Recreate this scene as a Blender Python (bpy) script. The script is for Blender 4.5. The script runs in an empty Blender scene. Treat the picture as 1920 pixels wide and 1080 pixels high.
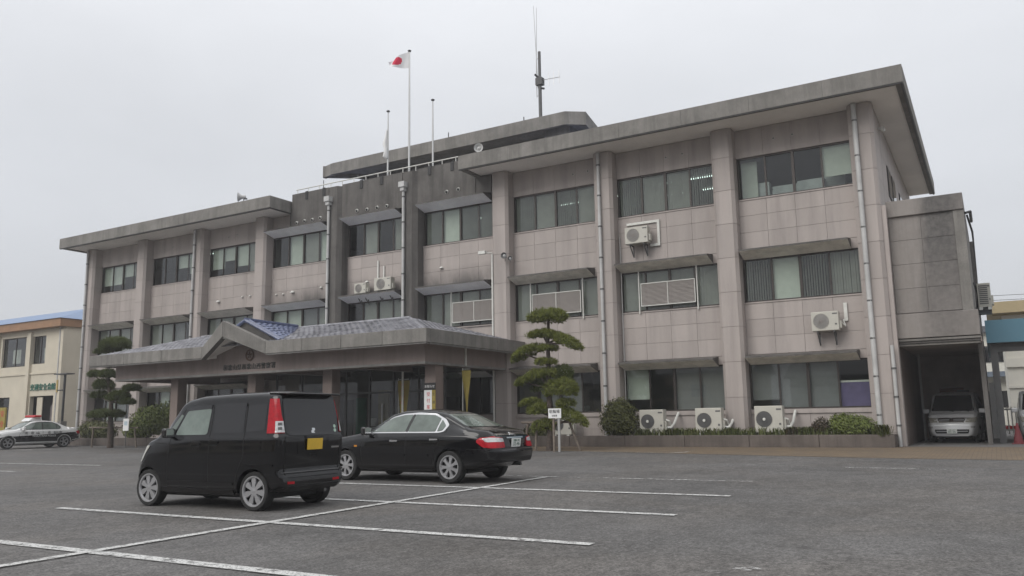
import bpy, bmesh, math, random
import numpy as np
from mathutils import Vector, Matrix
from mathutils.bvhtree import BVHTree

random.seed(7)
scene = bpy.context.scene
C = scene.collection
PI = math.pi
rad = math.radians

# ------------------------------------------------------------------ camera
cam_d = bpy.data.cameras.new('camera')
cam = bpy.data.objects.new('camera', cam_d); C.objects.link(cam)
yaw, pit, rol = rad(-30.1855), rad(9.0629), rad(-0.925)
fw = Vector((math.sin(yaw)*math.cos(pit), math.cos(yaw)*math.cos(pit), math.sin(pit)))
rt = Vector((math.cos(yaw), -math.sin(yaw), 0)); up = rt.cross(fw)
r2 = math.cos(rol)*rt + math.sin(rol)*up; u2 = -math.sin(rol)*rt + math.cos(rol)*up
Mx = Matrix((r2, u2, -fw)).transposed().to_4x4()
Mx.translation = Vector((0, -30.5, 1.125))
cam.matrix_world = Mx
cam_d.sensor_width = 36; cam_d.lens = 36*1536.4/1920
cam_d.clip_start = 0.1; cam_d.clip_end = 2000
scene.camera = cam

# ------------------------------------------------------------------ overcast daylight
SUN_EL, SUN_AZ = rad(38), rad(200)          # azimuth clockwise from +Y: behind and left of the camera
world = bpy.data.worlds.new('World'); scene.world = world; world.use_nodes = True
nt = world.node_tree; nt.nodes.clear()
def wn(t, **k):
    n = nt.nodes.new(t)
    for a, b in k.items(): setattr(n, a, b)
    return n
wout = wn('ShaderNodeOutputWorld')
sky = wn('ShaderNodeTexSky'); sky.sky_type = 'NISHITA'; sky.sun_disc = False
sky.sun_elevation = SUN_EL; sky.sun_rotation = SUN_AZ; sky.air_density = 1.5; sky.dust_density = 3
bg1 = wn('ShaderNodeBackground'); bg1.inputs['Strength'].default_value = 0.07
nt.links.new(sky.outputs[0], bg1.inputs['Color'])
tc = wn('ShaderNodeTexCoord'); sp = wn('ShaderNodeSeparateXYZ'); nt.links.new(tc.outputs['Generated'], sp.inputs[0])
ramp = wn('ShaderNodeValToRGB')
ramp.color_ramp.elements[0].position = 0.0; ramp.color_ramp.elements[0].color = (.59, .61, .65, 1)
ramp.color_ramp.elements[1].position = 1.0; ramp.color_ramp.elements[1].color = (1.3, 1.31, 1.34, 1)
e = ramp.color_ramp.elements.new(.3); e.color = (.705, .725, .765, 1)
nt.links.new(sp.outputs['Z'], ramp.inputs[0])
mp = wn('ShaderNodeMapping'); mp.inputs['Scale'].default_value = (1, 1, 2.5); nt.links.new(tc.outputs['Generated'], mp.inputs[0])
nz = wn('ShaderNodeTexNoise'); nz.inputs['Scale'].default_value = 2.2; nz.inputs['Detail'].default_value = 6
nt.links.new(mp.outputs[0], nz.inputs['Vector'])
mr = wn('ShaderNodeMapRange'); mr.inputs[1].default_value = .25; mr.inputs[2].default_value = .75
mr.inputs[3].default_value = .915; mr.inputs[4].default_value = 1.085
nt.links.new(nz.outputs[0], mr.inputs[0])
mul = wn('ShaderNodeVectorMath', operation='SCALE'); nt.links.new(ramp.outputs[0], mul.inputs[0]); nt.links.new(mr.outputs[0], mul.inputs['Scale'])
bg2 = wn('ShaderNodeBackground'); bg2.inputs['Strength'].default_value = 1.0; nt.links.new(mul.outputs[0], bg2.inputs['Color'])
mixs = wn('ShaderNodeMixShader'); mixs.inputs[0].default_value = .93
nt.links.new(bg1.outputs[0], mixs.inputs[1]); nt.links.new(bg2.outputs[0], mixs.inputs[2])
nt.links.new(mixs.outputs[0], wout.inputs[0])
sd = bpy.data.lights.new('sun', 'SUN'); sun = bpy.data.objects.new('sun', sd); C.objects.link(sun)
sd.energy = 1.5; sd.angle = rad(40); sd.color = (1, .97, .93)
sdir = Vector((math.sin(SUN_AZ)*math.cos(SUN_EL), math.cos(SUN_AZ)*math.cos(SUN_EL), math.sin(SUN_EL)))
sun.rotation_euler = sdir.to_track_quat('Z', 'Y').to_euler(); sun.location = (0, -20, 60)
vs = scene.view_settings
vs.view_transform = 'Standard'; vs.look = 'None'; vs.gamma = 1; vs.exposure = 0.12; vs.use_curve_mapping = False
scene.cycles.max_bounces = 8; scene.cycles.transparent_max_bounces = 12

# ------------------------------------------------------------------ materials
def nn(t, ty, **k):
    n = t.nodes.new(ty)
    for a, b in k.items(): setattr(n, a, b)
    return n
def base_mat(name, col, rough=.6, metal=0., spec=.5, coat=0.):
    m = bpy.data.materials.new(name); m.use_nodes = True
    b = m.node_tree.nodes['Principled BSDF']
    b.inputs['Base Color'].default_value = (*col, 1); b.inputs['Roughness'].default_value = rough
    b.inputs['Metallic'].default_value = metal; b.inputs['Specular IOR Level'].default_value = spec
    b.inputs['Coat Weight'].default_value = coat
    if coat: b.inputs['Coat Roughness'].default_value = .03
    return m, m.node_tree, b
def scl(c, k): return tuple(x*k for x in c)
def mixc(t, fac, a, b, blend='MIX'):
    n = nn(t, 'ShaderNodeMix', data_type='RGBA', blend_type=blend)
    for s, v in ((0, fac), (6, a), (7, b)):
        if hasattr(v, 'links') or hasattr(v, 'is_linked'): t.links.new(v, n.inputs[s])
        elif isinstance(v, (int, float)): n.inputs[s].default_value = v
        else: n.inputs[s].default_value = (*v, 1)
    return n.outputs[2]
def noise(t, scale, detail=4, vec=None, rough=.6):
    n = nn(t, 'ShaderNodeTexNoise'); n.inputs['Scale'].default_value = scale; n.inputs['Detail'].default_value = detail
    n.inputs['Roughness'].default_value = rough
    if vec is not None: t.links.new(vec, n.inputs['Vector'])
    return n.outputs[0]
def maprange(t, v, a, b, c=0., d=1.):
    n = nn(t, 'ShaderNodeMapRange'); t.links.new(v, n.inputs[0])
    for i, x in enumerate((a, b, c, d)): n.inputs[i+1].default_value = x
    return n.outputs[0]
def wpos(t, s=(1, 1, 1)):
    g = nn(t, 'ShaderNodeNewGeometry'); m = nn(t, 'ShaderNodeMapping'); m.inputs['Scale'].default_value = s
    t.links.new(g.outputs['Position'], m.inputs[0]); return m.outputs[0]
def mathn(t, op, a, b=None):
    n = nn(t, 'ShaderNodeMath', operation=op)
    for i, v in enumerate((a, b)):
        if v is None: continue
        if isinstance(v, (int, float)): n.inputs[i].default_value = v
        else: t.links.new(v, n.inputs[i])
    return n.outputs[0]
def bump(t, b, h, strength=.3, dist=.01):
    n = nn(t, 'ShaderNodeBump'); n.inputs['Strength'].default_value = strength; n.inputs['Distance'].default_value = dist
    t.links.new(h, n.inputs['Height']); t.links.new(n.outputs[0], b.inputs['Normal'])
def plain(name, col, rough=.6, metal=0., spec=.5, coat=0., var=.12, scale=4., bmp=0., bscale=40.):
    m, t, b = base_mat(name, col, rough, metal, spec, coat)
    if var:
        o = mixc(t, maprange(t, noise(t, scale, 5, wpos(t)), .3, .7), scl(col, 1-var), scl(col, 1+var))
        t.links.new(o, b.inputs['Base Color'])
    if bmp: bump(t, b, noise(t, bscale, 3, wpos(t)), bmp)
    return m
def randomized(t, col, amp):
    oi = nn(t, 'ShaderNodeObjectInfo')
    return mixc(t, oi.outputs['Random'], scl(col, 1-amp), scl(col, 1+amp))

def tile_mat(name, col, soot=True):
    m, t, b = base_mat(name, col, .62, 0, .35)
    c = randomized(t, col, .075)
    sp_ = maprange(t, noise(t, 55, 3, wpos(t)), .35, .65)
    c = mixc(t, sp_, mixc(t, .12, c, (.16, .12, .11)), mixc(t, .10, c, (.7, .64, .6)))
    st = maprange(t, noise(t, 1.0, 6, wpos(t, (1.6, 1.6, .16)), .65), .44, .70, 0, .7)
    c = mixc(t, st, c, scl(col, .64))
    bl = maprange(t, noise(t, .35, 5, wpos(t)), .35, .7, 0, .25)
    c = mixc(t, bl, c, scl(col, .8))
    if soot:   # run-off soot on the wall over the middle window hoods
        g = nn(t, 'ShaderNodeNewGeometry'); s = nn(t, 'ShaderNodeSeparateXYZ'); t.links.new(g.outputs['Position'], s.inputs[0])
        mz = mathn(t, 'MULTIPLY', maprange(t, s.outputs['Z'], 8.25, 7.3), maprange(t, s.outputs['Z'], 6.9, 7.0))
        mx_ = mathn(t, 'MULTIPLY', maprange(t, s.outputs['X'], -33.6, -30.5), maprange(t, s.outputs['X'], -18.4, -19.6))
        k = mathn(t, 'MULTIPLY', mathn(t, 'MULTIPLY', mz, mx_), maprange(t, noise(t, 1.3, 5, wpos(t, (1, 1, .5))), .32, .6, .25, 1))
        c = mixc(t, k, c, (.075, .07, .067))
    t.links.new(c, b.inputs['Base Color'])
    bump(t, b, noise(t, 70, 3, wpos(t)), .12, .004)
    return m
def concrete_mat(name, col, streak=.6, amp=.05):
    m, t, b = base_mat(name, col, .85, 0, .25)
    c = randomized(t, col, amp)
    n1 = maprange(t, noise(t, .9, 7, wpos(t), .7), .3, .72)
    c = mixc(t, n1, mixc(t, .65, c, scl(col, .5)), mixc(t, .5, c, scl(col, 1.35)))
    st = maprange(t, noise(t, 1.0, 6, wpos(t, (3.2, 3.2, .22)), .7), .45, .75, 0, streak)
    c = mixc(t, st, c, scl(col, .38))
    fine = maprange(t, noise(t, 38, 4, wpos(t)), .3, .7, .86, 1.14)
    hs = nn(t, 'ShaderNodeVectorMath', operation='SCALE'); t.links.new(c, hs.inputs[0]); t.links.new(fine, hs.inputs['Scale'])
    t.links.new(hs.outputs[0], b.inputs['Base Color'])
    bump(t, b, noise(t, 25, 6, wpos(t)), .35, .01)
    return m
TILE = (.405, .36, .335)
m_tile = tile_mat('granite_tile', TILE)
m_joint = plain('tile_joint', (.235, .205, .19), .9)
m_conc = concrete_mat('weathered_concrete', (.235, .224, .207))
m_concd = concrete_mat('dark_stained_concrete', (.135, .127, .119), .8)
m_concl = concrete_mat('light_concrete', (.27, .262, .25), .5)
m_soffit = plain('painted_soffit', (.88, .845, .80), .8, var=.08, scale=.6)
m_hood = plain('hood_underside_paint', (.90, .91, .94), .7, var=.1, scale=1.5)
m_frame = plain('bronze_window_frame', (.045, .037, .033), .4, .3)
m_alu = plain('aluminium', (.5, .5, .49), .35, .7, var=.05)
m_white = plain('white_painted_metal', (.62, .62, .58), .45, var=.08, scale=6)
m_pipe = plain('pipe_grey', (.47, .47, .46), .5, var=.14, scale=2)
m_dark = plain('dark_metal', (.03, .03, .032), .45)
m_black = plain('black_plastic', (.012, .012, .013), .55)
m_inside = plain('office_wall', (.24, .235, .22), .8, var=.1, scale=.5)
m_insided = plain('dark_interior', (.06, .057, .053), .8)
m_carport = plain('carport_lining', (.46, .39, .35), .85, var=.2, scale=1)
m_hoodw = plain('wing_hood_underside_paint', (.74, .72, .66), .7, var=.2, scale=2.5)
m_blind = plain('vertical_blind_fabric', (.40, .40, .365), .85, var=.12, scale=1.5)
m_roller = plain('roller_blind_fabric', (.50, .53, .47), .85, var=.06)
m_rollerd = plain('grey_roller_blind', (.20, .20, .205), .85, var=.06)
m_curtain = plain('purple_curtain', (.15, .12, .24), .85)
m_louvre = plain('louvre_grey', (.33, .30, .28), .55, var=.06)
m_bluetile = plain('glazed_blue_tile', (.17, .195, .29), .36, 0, .5, var=.5, scale=5)
m_greytile = plain('weathered_grey_blue_tile', (.215, .215, .235), .42, 0, .5, var=.55, scale=2.2)
m_bluetile2 = plain('blue_ridge_tile', (.08, .10, .18), .3, 0, .6, var=.35, scale=7)
m_brown_ceil = plain('canopy_ceiling', (.30, .28, .26), .7)
m_colbrown = tile_mat('brown_pillar_tile', (.20, .155, .135), False)
m_brass = plain('dark_bronze', (.10, .055, .035), .4, .5)
m_letter = plain('dull_steel_letter', (.055, .055, .05), .35, .5)
m_green = plain('green_lettering', (.035, .16, .115), .5)
m_rust = plain('red_brown_door', (.16, .055, .035), .6)
m_teal = plain('teal_paint', (.085, .20, .27), .5, var=.06, scale=1)
m_steel = plain('grey_steel', (.10, .10, .10), .55)
m_red = plain('red_plastic', (.5, .02, .025), .35)
m_cone = plain('faded_red_cone', (.13, .015, .02), .7)
m_yellow = plain('yellow_cloth', (.30, .235, .05), .8)  # colour darkened to carry the shade under the canopy
m_orange = plain('orange_cloth', (.55, .2, .04), .8)
m_wcloth = plain('white_cloth', (.75, .75, .74), .85, var=.05)
m_gposter = plain('green_poster', (.03, .22, .13), .7)
m_wood = plain('grey_wood', (.16, .13, .105), .8, var=.3, scale=9)
m_bark = plain('pine_bark', (.075, .058, .048), .95, var=.45, scale=14, bmp=.8, bscale=22)
m_soil = plain('planter_soil', (.07, .055, .04), .95, var=.3, scale=5)
m_cream = plain('cream_wall', (.56, .51, .41), .8, var=.07, scale=.8)
m_cream2 = plain('pale_wall', (.62, .60, .53), .8, var=.07, scale=.8)
m_fasc = plain('rust_brown_fascia', (.29, .165, .09), .6, var=.12, scale=1.5)
m_blueroof = plain('bright_blue_roof', (.13, .21, .36), .4, var=.2, scale=2)
m_planter = concrete_mat('planter_stone', (.135, .115, .102), .6)
m_tan = plain('tan_fascia', (.42, .34, .2), .7, var=.06)

def glass_mat(name, tint, refl=1.0, rough=.015):
    m = bpy.data.materials.new(name); m.use_nodes = True; t = m.node_tree; t.nodes.clear()
    o = nn(t, 'ShaderNodeOutputMaterial'); tr = nn(t, 'ShaderNodeBsdfTransparent'); tr.inputs[0].default_value = (*tint, 1)
    gl = nn(t, 'ShaderNodeBsdfGlossy'); gl.inputs['Roughness'].default_value = rough; gl.inputs[0].default_value = (.95, .97, 1, 1)
    fr = nn(t, 'ShaderNodeFresnel'); fr.inputs[0].default_value = 1.5
    ge = nn(t, 'ShaderNodeNewGeometry')      # only the outer face reflects (no false total reflection on the inner one)
    k = mathn(t, 'MULTIPLY', mathn(t, 'MULTIPLY', fr.outputs[0], refl), mathn(t, 'SUBTRACT', 1.0, ge.outputs['Backfacing']))
    mx = nn(t, 'ShaderNodeMixShader'); t.links.new(k, mx.inputs[0]); t.links.new(tr.outputs[0], mx.inputs[1]); t.links.new(gl.outputs[0], mx.inputs[2])
    t.links.new(mx.outputs[0], o.inputs[0]); return m
m_glass = glass_mat('window_glass', (.90, .925, .91), 1.45)
m_dglass = glass_mat('tinted_door_glass', (.68, .70, .68))
def emit_mat(name, col, s):
    m = bpy.data.materials.new(name); m.use_nodes = True; t = m.node_tree; t.nodes.clear()
    o = nn(t, 'ShaderNodeOutputMaterial'); em = nn(t, 'ShaderNodeEmission'); em.inputs[0].default_value = (*col, 1); em.inputs[1].default_value = s
    t.links.new(em.outputs[0], o.inputs[0]); return m
m_lamp = emit_mat('fluorescent_tube', (.85, 1, .93), 2.2)

def paint(name, col, rough=.07, coat=.0, metal=0.):
    m, t, b = base_mat(name, col, rough, metal, .5, coat)
    # thin road dust low on the body
    g = nn(t, 'ShaderNodeTexCoord'); s = nn(t, 'ShaderNodeSeparateXYZ'); t.links.new(g.outputs['Object'], s.inputs[0])
    d = mathn(t, 'MULTIPLY', maprange(t, s.outputs['Z'], .5, .15, 0.0, .16), maprange(t, noise(t, 4, 3, g.outputs['Object']), .3, .7, .6, 1))
    t.links.new(mixc(t, d, col, (.11, .10, .095)), b.inputs['Base Color'])
    t.links.new(maprange(t, d, 0, .3, rough, .5), b.inputs['Roughness'])
    b.inputs['Coat Roughness'].default_value = .045
    return m
m_pblack = paint('black_car_paint', (.006, .006, .007))
m_pwhite = paint('white_car_paint', (.7, .7, .69), .3, .3)
m_psilver = paint('silver_car_paint', (.66, .67, .68), .34, .3, .25)
m_privacy = plain('privacy_glass', (.012, .012, .014), .03, 0, .6, var=0)
m_cglass = plain('green_car_glass', (.11, .135, .118), .03, 0, .7, var=.35, scale=2.5)
m_lglass = plain('pale_car_glass', (.15, .185, .165), .04, 0, .7, var=.25, scale=3)
m_chrome = plain('chrome', (.62, .62, .62), .14, 1., var=0)
m_rim = plain('alloy_rim', (.38, .38, .39), .32, .5, var=.06)
m_tyre = plain('tyre_rubber', (.018, .018, .018), .85, var=.2, scale=30)
m_gap = plain('panel_gap', (.003, .003, .003), .8, var=0)
m_tail = plain('red_lens', (.36, .004, .012), .15, 0, .4, coat=.0, var=.25, scale=20)
m_clear = plain('clear_lens', (.5, .5, .5), .12, .3, .6, coat=.5, var=.3, scale=25)
m_head = plain('headlamp_lens', (.42, .41, .36), .12, .3, .6, coat=.5, var=.2, scale=12)
m_amber = plain('amber_lens', (.5, .2, .02), .2)
m_plate_y = plain('yellow_plate', (.62, .40, .035), .5, var=.08, scale=8)
m_plate_w = plain('white_plate', (.68, .7, .68), .5, var=.03)
m_pink = plain('dark_green_ink', (.02, .10, .06), .6)
m_seatgrey = plain('car_seat_cloth', (.12, .12, .115), .9)

# ---- ground materials
def asphalt():
    col = (.112, .1085, .1055)
    m, t, b = base_mat('asphalt', col, .88, 0, .3)
    p = wpos(t)
    def f(scale, det, lo, hi, a, c_, sc=(1,1,1), ro=.6): return maprange(t, noise(t, scale, det, wpos(t, sc), ro), lo, hi, a, c_)
    k = f(90, 1, .38, .62, .78, 1.22)
    for v in (f(36, 2, .40, .60, .72, 1.28), f(14, 3, .38, .62, .85, 1.15, (1,.6,1)), f(3.2, 5, .36, .64, .86, 1.14, (1,.6,1), .7), f(.5, 5, .34, .66, .90, 1.10), f(.13, 4, .38, .62, .90, 1.09)):
        k = mathn(t, 'MULTIPLY', k, v)
    vm = nn(t, 'ShaderNodeVectorMath', operation='SCALE'); vm.inputs[0].default_value = col; t.links.new(k, vm.inputs['Scale'])
    c = vm.outputs[0]
    warm = maprange(t, noise(t, .35, 4, p), .42, .62, 0, .5)
    c = mixc(t, warm, c, (1.06, 1.0, .93), 'MULTIPLY')
    spots = mathn(t, 'MULTIPLY', maprange(t, noise(t, 2.3, 4, p), .64, .72, 0, .55), maprange(t, noise(t, .3, 2, p), .45, .55))
    c = mixc(t, spots, c, (.045, .043, .042))
    vo = nn(t, 'ShaderNodeTexVoronoi', feature='DISTANCE_TO_EDGE'); vo.inputs['Scale'].default_value = .16
    dn = nn(t, 'ShaderNodeTexNoise'); dn.inputs['Scale'].default_value = 1.2; dn.inputs['Detail'].default_value = 5; t.links.new(p, dn.inputs['Vector'])
    va = nn(t, 'ShaderNodeVectorMath', operation='ADD'); t.links.new(p, va.inputs[0])
    sc_ = nn(t, 'ShaderNodeVectorMath', operation='SCALE'); sc_.inputs['Scale'].default_value = 1.6; t.links.new(dn.outputs['Color'], sc_.inputs[0]); t.links.new(sc_.outputs[0], va.inputs[1])
    t.links.new(va.outputs[0], vo.inputs['Vector'])
    crack = mathn(t, 'MULTIPLY', maprange(t, vo.outputs['Distance'], .003, 0.0, 0, .55), maprange(t, noise(t, .5, 3, p), .5, .62))
    c = mixc(t, crack, c, (.03, .03, .03))
    t.links.new(c, b.inputs['Base Color'])
    bump(t, b, noise(t, 90, 3, p), .5, .008)
    return m
m_asphalt = asphalt()
def line_mat(name, lo, hi):
    m, t, b = base_mat(name, (.56, .56, .545), .8, 0, .3)
    w = maprange(t, noise(t, 9, 7, wpos(t), .72), lo, hi)
    w2 = maprange(t, noise(t, 45, 3, wpos(t), .7), .33, .48)
    k = mathn(t, 'MULTIPLY', w, w2)
    tr = nn(t, 'ShaderNodeBsdfTransparent'); mx = nn(t, 'ShaderNodeMixShader'); out = t.nodes['Material Output']
    t.links.new(k, mx.inputs[0]); t.links.new(tr.outputs[0], mx.inputs[1]); t.links.new(b.outputs[0], mx.inputs[2]); t.links.new(mx.outputs[0], out.inputs[0])
    return m
m_line = line_mat('worn_line_paint', .34, .5)
m_linew = line_mat('faded_line_paint', .44, .62)
m_linevw = line_mat('nearly_gone_line_paint', .52, .66)
def paver():
    m, t, b = base_mat('tan_paver', (.2, .15, .1), .85, 0, .3)
    br = nn(t, 'ShaderNodeTexBrick'); br.inputs['Scale'].default_value = 1.0
    for k, v in (('Brick Width', .22), ('Row Height', .11), ('Mortar Size', .008)): br.inputs[k].default_value = v
    br.inputs['Color1'].default_value = (.165, .118, .075, 1); br.inputs['Color2'].default_value = (.205, .155, .10, 1); br.inputs['Mortar'].default_value = (.07, .06, .05, 1)
    t.links.new(wpos(t), br.inputs['Vector'])
    d = maprange(t, noise(t, .8, 5, wpos(t)), .35, .7, 0, .55)
    t.links.new(mixc(t, d, br.outputs[0], (.10, .085, .07)), b.inputs['Base Color']); return m
m_paver = paver()

def leaf_mat(name, c1, c2, c3):
    m, t, b = base_mat(name, c1, .6, 0, .25)
    c = mixc(t, maprange(t, noise(t, 2.2, 3, wpos(t)), .35, .65), c1, c2)
    c = mixc(t, maprange(t, noise(t, 17, 2, wpos(t)), .45, .7, 0, .8), c, c3)
    t.links.new(c, b.inputs['Base Color'])
    b.inputs['Subsurface Weight'].default_value = 0
    return m
m_needle = leaf_mat('pine_needles', (.11, .132, .026), (.15, .17, .035), (.21, .22, .055))
m_needled = leaf_mat('dark_pine_needles', (.062, .086, .026), (.085, .108, .03), (.135, .15, .045))
m_shrub = leaf_mat('olive_shrub_leaf', (.062, .07, .024), (.085, .092, .03), (.115, .115, .04))
m_shrubg = leaf_mat('bright_shrub_leaf', (.085, .115, .028), (.12, .15, .035), (.17, .19, .055))
m_shrubr = leaf_mat('brown_shrub_leaf', (.06, .045, .03), (.045, .045, .022), (.09, .06, .04))
m_grass = leaf_mat('planter_grass_blade', (.055, .075, .022), (.09, .105, .03), (.14, .13, .06))

# ------------------------------------------------------------------ mesh helpers
ORG = {}
class MB:
    def __init__(s): s.v = []; s.f = []; s.m = []; s.i = 0
    def mat(s, i): s.i = i; return s
    def add(s, vs, fs):
        o = len(s.v); s.v += [tuple(p) for p in vs]
        for f in fs: s.f.append([o+k for k in f]); s.m.append(s.i)
        return s
    def box(s, x0, x1, y0, y1, z0, z1):
        return s.add([(x0,y0,z0),(x1,y0,z0),(x1,y1,z0),(x0,y1,z0),(x0,y0,z1),(x1,y0,z1),(x1,y1,z1),(x0,y1,z1)],
                     [(0,3,2,1),(4,5,6,7),(0,1,5,4),(1,2,6,5),(2,3,7,6),(3,0,4,7)])
    def prism(s, poly, z0, z1):          # poly CCW in xy
        n = len(poly)
        vs = [(x,y,z0) for x,y in poly]+[(x,y,z1) for x,y in poly]
        return s.add(vs, [list(range(n))[::-1], list(range(n,2*n))]+[(k,(k+1)%n,n+(k+1)%n,n+k) for k in range(n)])
    def xprism(s, poly, x0, x1):         # poly in (y,z)
        n = len(poly)
        vs = [(x0,y,z) for y,z in poly]+[(x1,y,z) for y,z in poly]
        return s.add(vs, [list(range(n)), list(range(n,2*n))[::-1]]+[(k,n+k,n+(k+1)%n,(k+1)%n) for k in range(n)])
    def yprism(s, poly, y0, y1):         # poly in (x,z)
        n = len(poly)
        vs = [(x,y0,z) for x,z in poly]+[(x,y1,z) for x,z in poly]
        return s.add(vs, [list(range(n))[::-1], list(range(n,2*n))]+[((k+1)%n,n+(k+1)%n,n+k,k)[::-1] for k in range(n)])
    def tube(s, pts, r, n=10, cap=True):
        pts = [Vector(p) for p in pts]
        rs = r if isinstance(r, (list, tuple)) else [r]*len(pts)
        rings = []
        ref = None
        for i, p in enumerate(pts):
            d = (pts[min(i+1,len(pts)-1)]-pts[max(i-1,0)]).normalized()
            if ref is None:
                ref = Vector((0,0,1)) if abs(d.z) < .9 else Vector((1,0,0))
            a = d.cross(ref).normalized(); b = d.cross(a).normalized(); ref = -b if False else ref
            rings.append([p+(a*math.cos(t)+b*math.sin(t))*rs[i] for t in [2*PI*k/n for k in range(n)]])
        vs = [q for rg in rings for q in rg]; fs = []
        for i in range(len(pts)-1):
            for k in range(n):
                fs.append((i*n+k, i*n+(k+1)%n, (i+1)*n+(k+1)%n, (i+1)*n+k))
        if cap: fs += [list(range(n))[::-1], [len(vs)-n+k for k in range(n)]]
        return s.add(vs, fs)
    def lathe(s, prof, c=(0,0,0), axis='z', n=20, cap=True):   # prof [(r,h)]
        vs = []; fs = []
        for r, h in prof:
            for k in range(n):
                a = 2*PI*k/n; x, y = r*math.cos(a), r*math.sin(a)
                p = (x,y,h) if axis == 'z' else ((x,h,y) if axis == 'y' else (h,x,y))
                vs.append((p[0]+c[0],p[1]+c[1],p[2]+c[2]))
        for i in range(len(prof)-1):
            for k in range(n): fs.append((i*n+k, i*n+(k+1)%n, (i+1)*n+(k+1)%n, (i+1)*n+k))
        if cap and prof[0][0] > 1e-4: fs.append(list(range(n))[::-1])
        if cap and prof[-1][0] > 1e-4: fs.append([(len(prof)-1)*n+k for k in range(n)])
        return s.add(vs, fs)
    def mesh(s, name, mats, smooth=False, fix=True, org=(0,0,0)):
        me = bpy.data.meshes.new(name)
        vs = [(a-org[0], b-org[1], c-org[2]) for a,b,c in s.v]
        me.from_pydata(vs, [], s.f)
        for mt in (mats if isinstance(mats, (list, tuple)) else [mats]): me.materials.append(mt)
        if any(s.m): me.polygons.foreach_set('material_index', s.m)
        if fix:
            bm = bmesh.new(); bm.from_mesh(me); bmesh.ops.recalc_face_normals(bm, faces=bm.faces); bm.to_mesh(me); bm.free()
        if smooth:
            me.shade_smooth(); me.set_sharp_from_angle(angle=rad(38))
        me.update(); return me
    def build(s, name, mats, parent=None, smooth=False, fix=True, loc=None, bevel=0):
        org = ORG.get(parent.name, (0,0,0)) if parent else (0,0,0)
        me = s.mesh(name, mats, smooth, fix, org)
        o = link(name, me, parent)
        if loc is not None: o.location = Vector(loc)
        if bevel:
            md = o.modifiers.new('bevel', 'BEVEL'); md.width = bevel; md.segments = 2; md.limit_method = 'ANGLE'
        return o
def link(name, me, parent=None):
    o = bpy.data.objects.new(name, me); C.objects.link(o)
    if parent is not None:
        o.parent = parent; ORG[o.name] = ORG.get(parent.name, (0,0,0))
    return o
def thing(name, label, cat, loc=(0,0,0), rz=0, group=None, world_coords=False):
    o = bpy.data.objects.new(name, None); C.objects.link(o); o.location = loc; o.rotation_euler = (0,0,rz)
    o.empty_display_size = .3
    o['label'] = label; o['category'] = cat
    if group: o['group'] = group
    if world_coords: ORG[o.name] = tuple(loc)
    return o
def tag(o, label, cat, group=None):
    o['label'] = label; o['category'] = cat
    if group: o['group'] = group
    return o
def struct(o, kind='structure'): o['kind'] = kind; return o
def copy_tree(o, parent=None):
    c = o.copy(); C.objects.link(c)
    if parent: c.parent = parent
    for ch in list(o.children): copy_tree(ch, c)
    return c
def W(parent, p):      # world point -> parent's local (for world_coords things)
    o = ORG.get(parent.name, (0,0,0)); return (p[0]-o[0], p[1]-o[1], p[2]-o[2])
def text_mesh(body, size, extrude=.01, align='CENTER'):
    cu = bpy.data.curves.new('lettering', 'FONT'); cu.body = body; cu.size = size; cu.extrude = extrude
    cu.align_x = align; cu.align_y = 'CENTER'; cu.resolution_u = 3
    ob = bpy.data.objects.new('lettering', cu); C.objects.link(ob)
    bpy.context.view_layer.update()
    me = bpy.data.meshes.new_from_object(ob.evaluated_get(bpy.context.evaluated_depsgraph_get()))
    bpy.data.objects.remove(ob); return me
def lettering(name, body, size, mat, parent, loc, rot=(PI/2,0,0), extrude=.01):
    me = text_mesh(body, size, extrude); me.materials.clear(); me.materials.append(mat)
    o = link(name, me, parent); o.location = loc; o.rotation_euler = rot; return o

def gz(y): return min(0., -.0075*(-2.5-y)) if y < -2.5 else 0.   # the lot falls 0.75 % towards the street

# ------------------------------------------------------------------ ground
mb = MB()
ys = [-900, -120, -60, -40, -30, -20, -10, -2.5, 40, 900]
for a, b_ in zip(ys[:-1], ys[1:]):
    za, zb = max(gz(a), -.6), max(gz(b_), -.6)
    if a < -60: za = zb = max(gz(-60), -.6) if b_ <= -60 else zb
    mb.add([(-900,a,za),(900,a,za),(900,b_,zb),(-900,b_,zb)], [(0,1,2,3)])
struct(mb.build('parking_lot', m_asphalt, fix=False))
# tan paved walk in front of the planter
mb = MB()
xs = [-16.2, -13, -8, -3, 1, 6, 14]
def wy(x): return -4.45 - .245*max(0, min(x+13.5, 12.5))
for a, b_ in zip(xs[:-1], xs[1:]):
    vs = []
    for x, k in ((a,0),(b_,0),(b_,1),(a,1)):
        y = wy(x) if k == 0 else -2.5
        vs.append((x, y, gz(y)+.006))
    mb.add(vs, [(0,1,2,3)])
    mb.add([(a,-2.5,.006),(b_,-2.5,.006),(b_,-.2,.006),(a,-.2,.006)], [(0,1,2,3)])
struct(mb.build('paved_walk', m_paver, fix=False))
mb = MB()
mb.add([(-2.6,-.18,.007),(8,-.18,.007),(8,14,.007),(-2.6,14,.007)], [(0,1,2,3)])
struct(mb.build('carport_floor', plain('carport_concrete', (.12,.115,.11), .85, var=.2, scale=1.5), fix=False))
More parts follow.
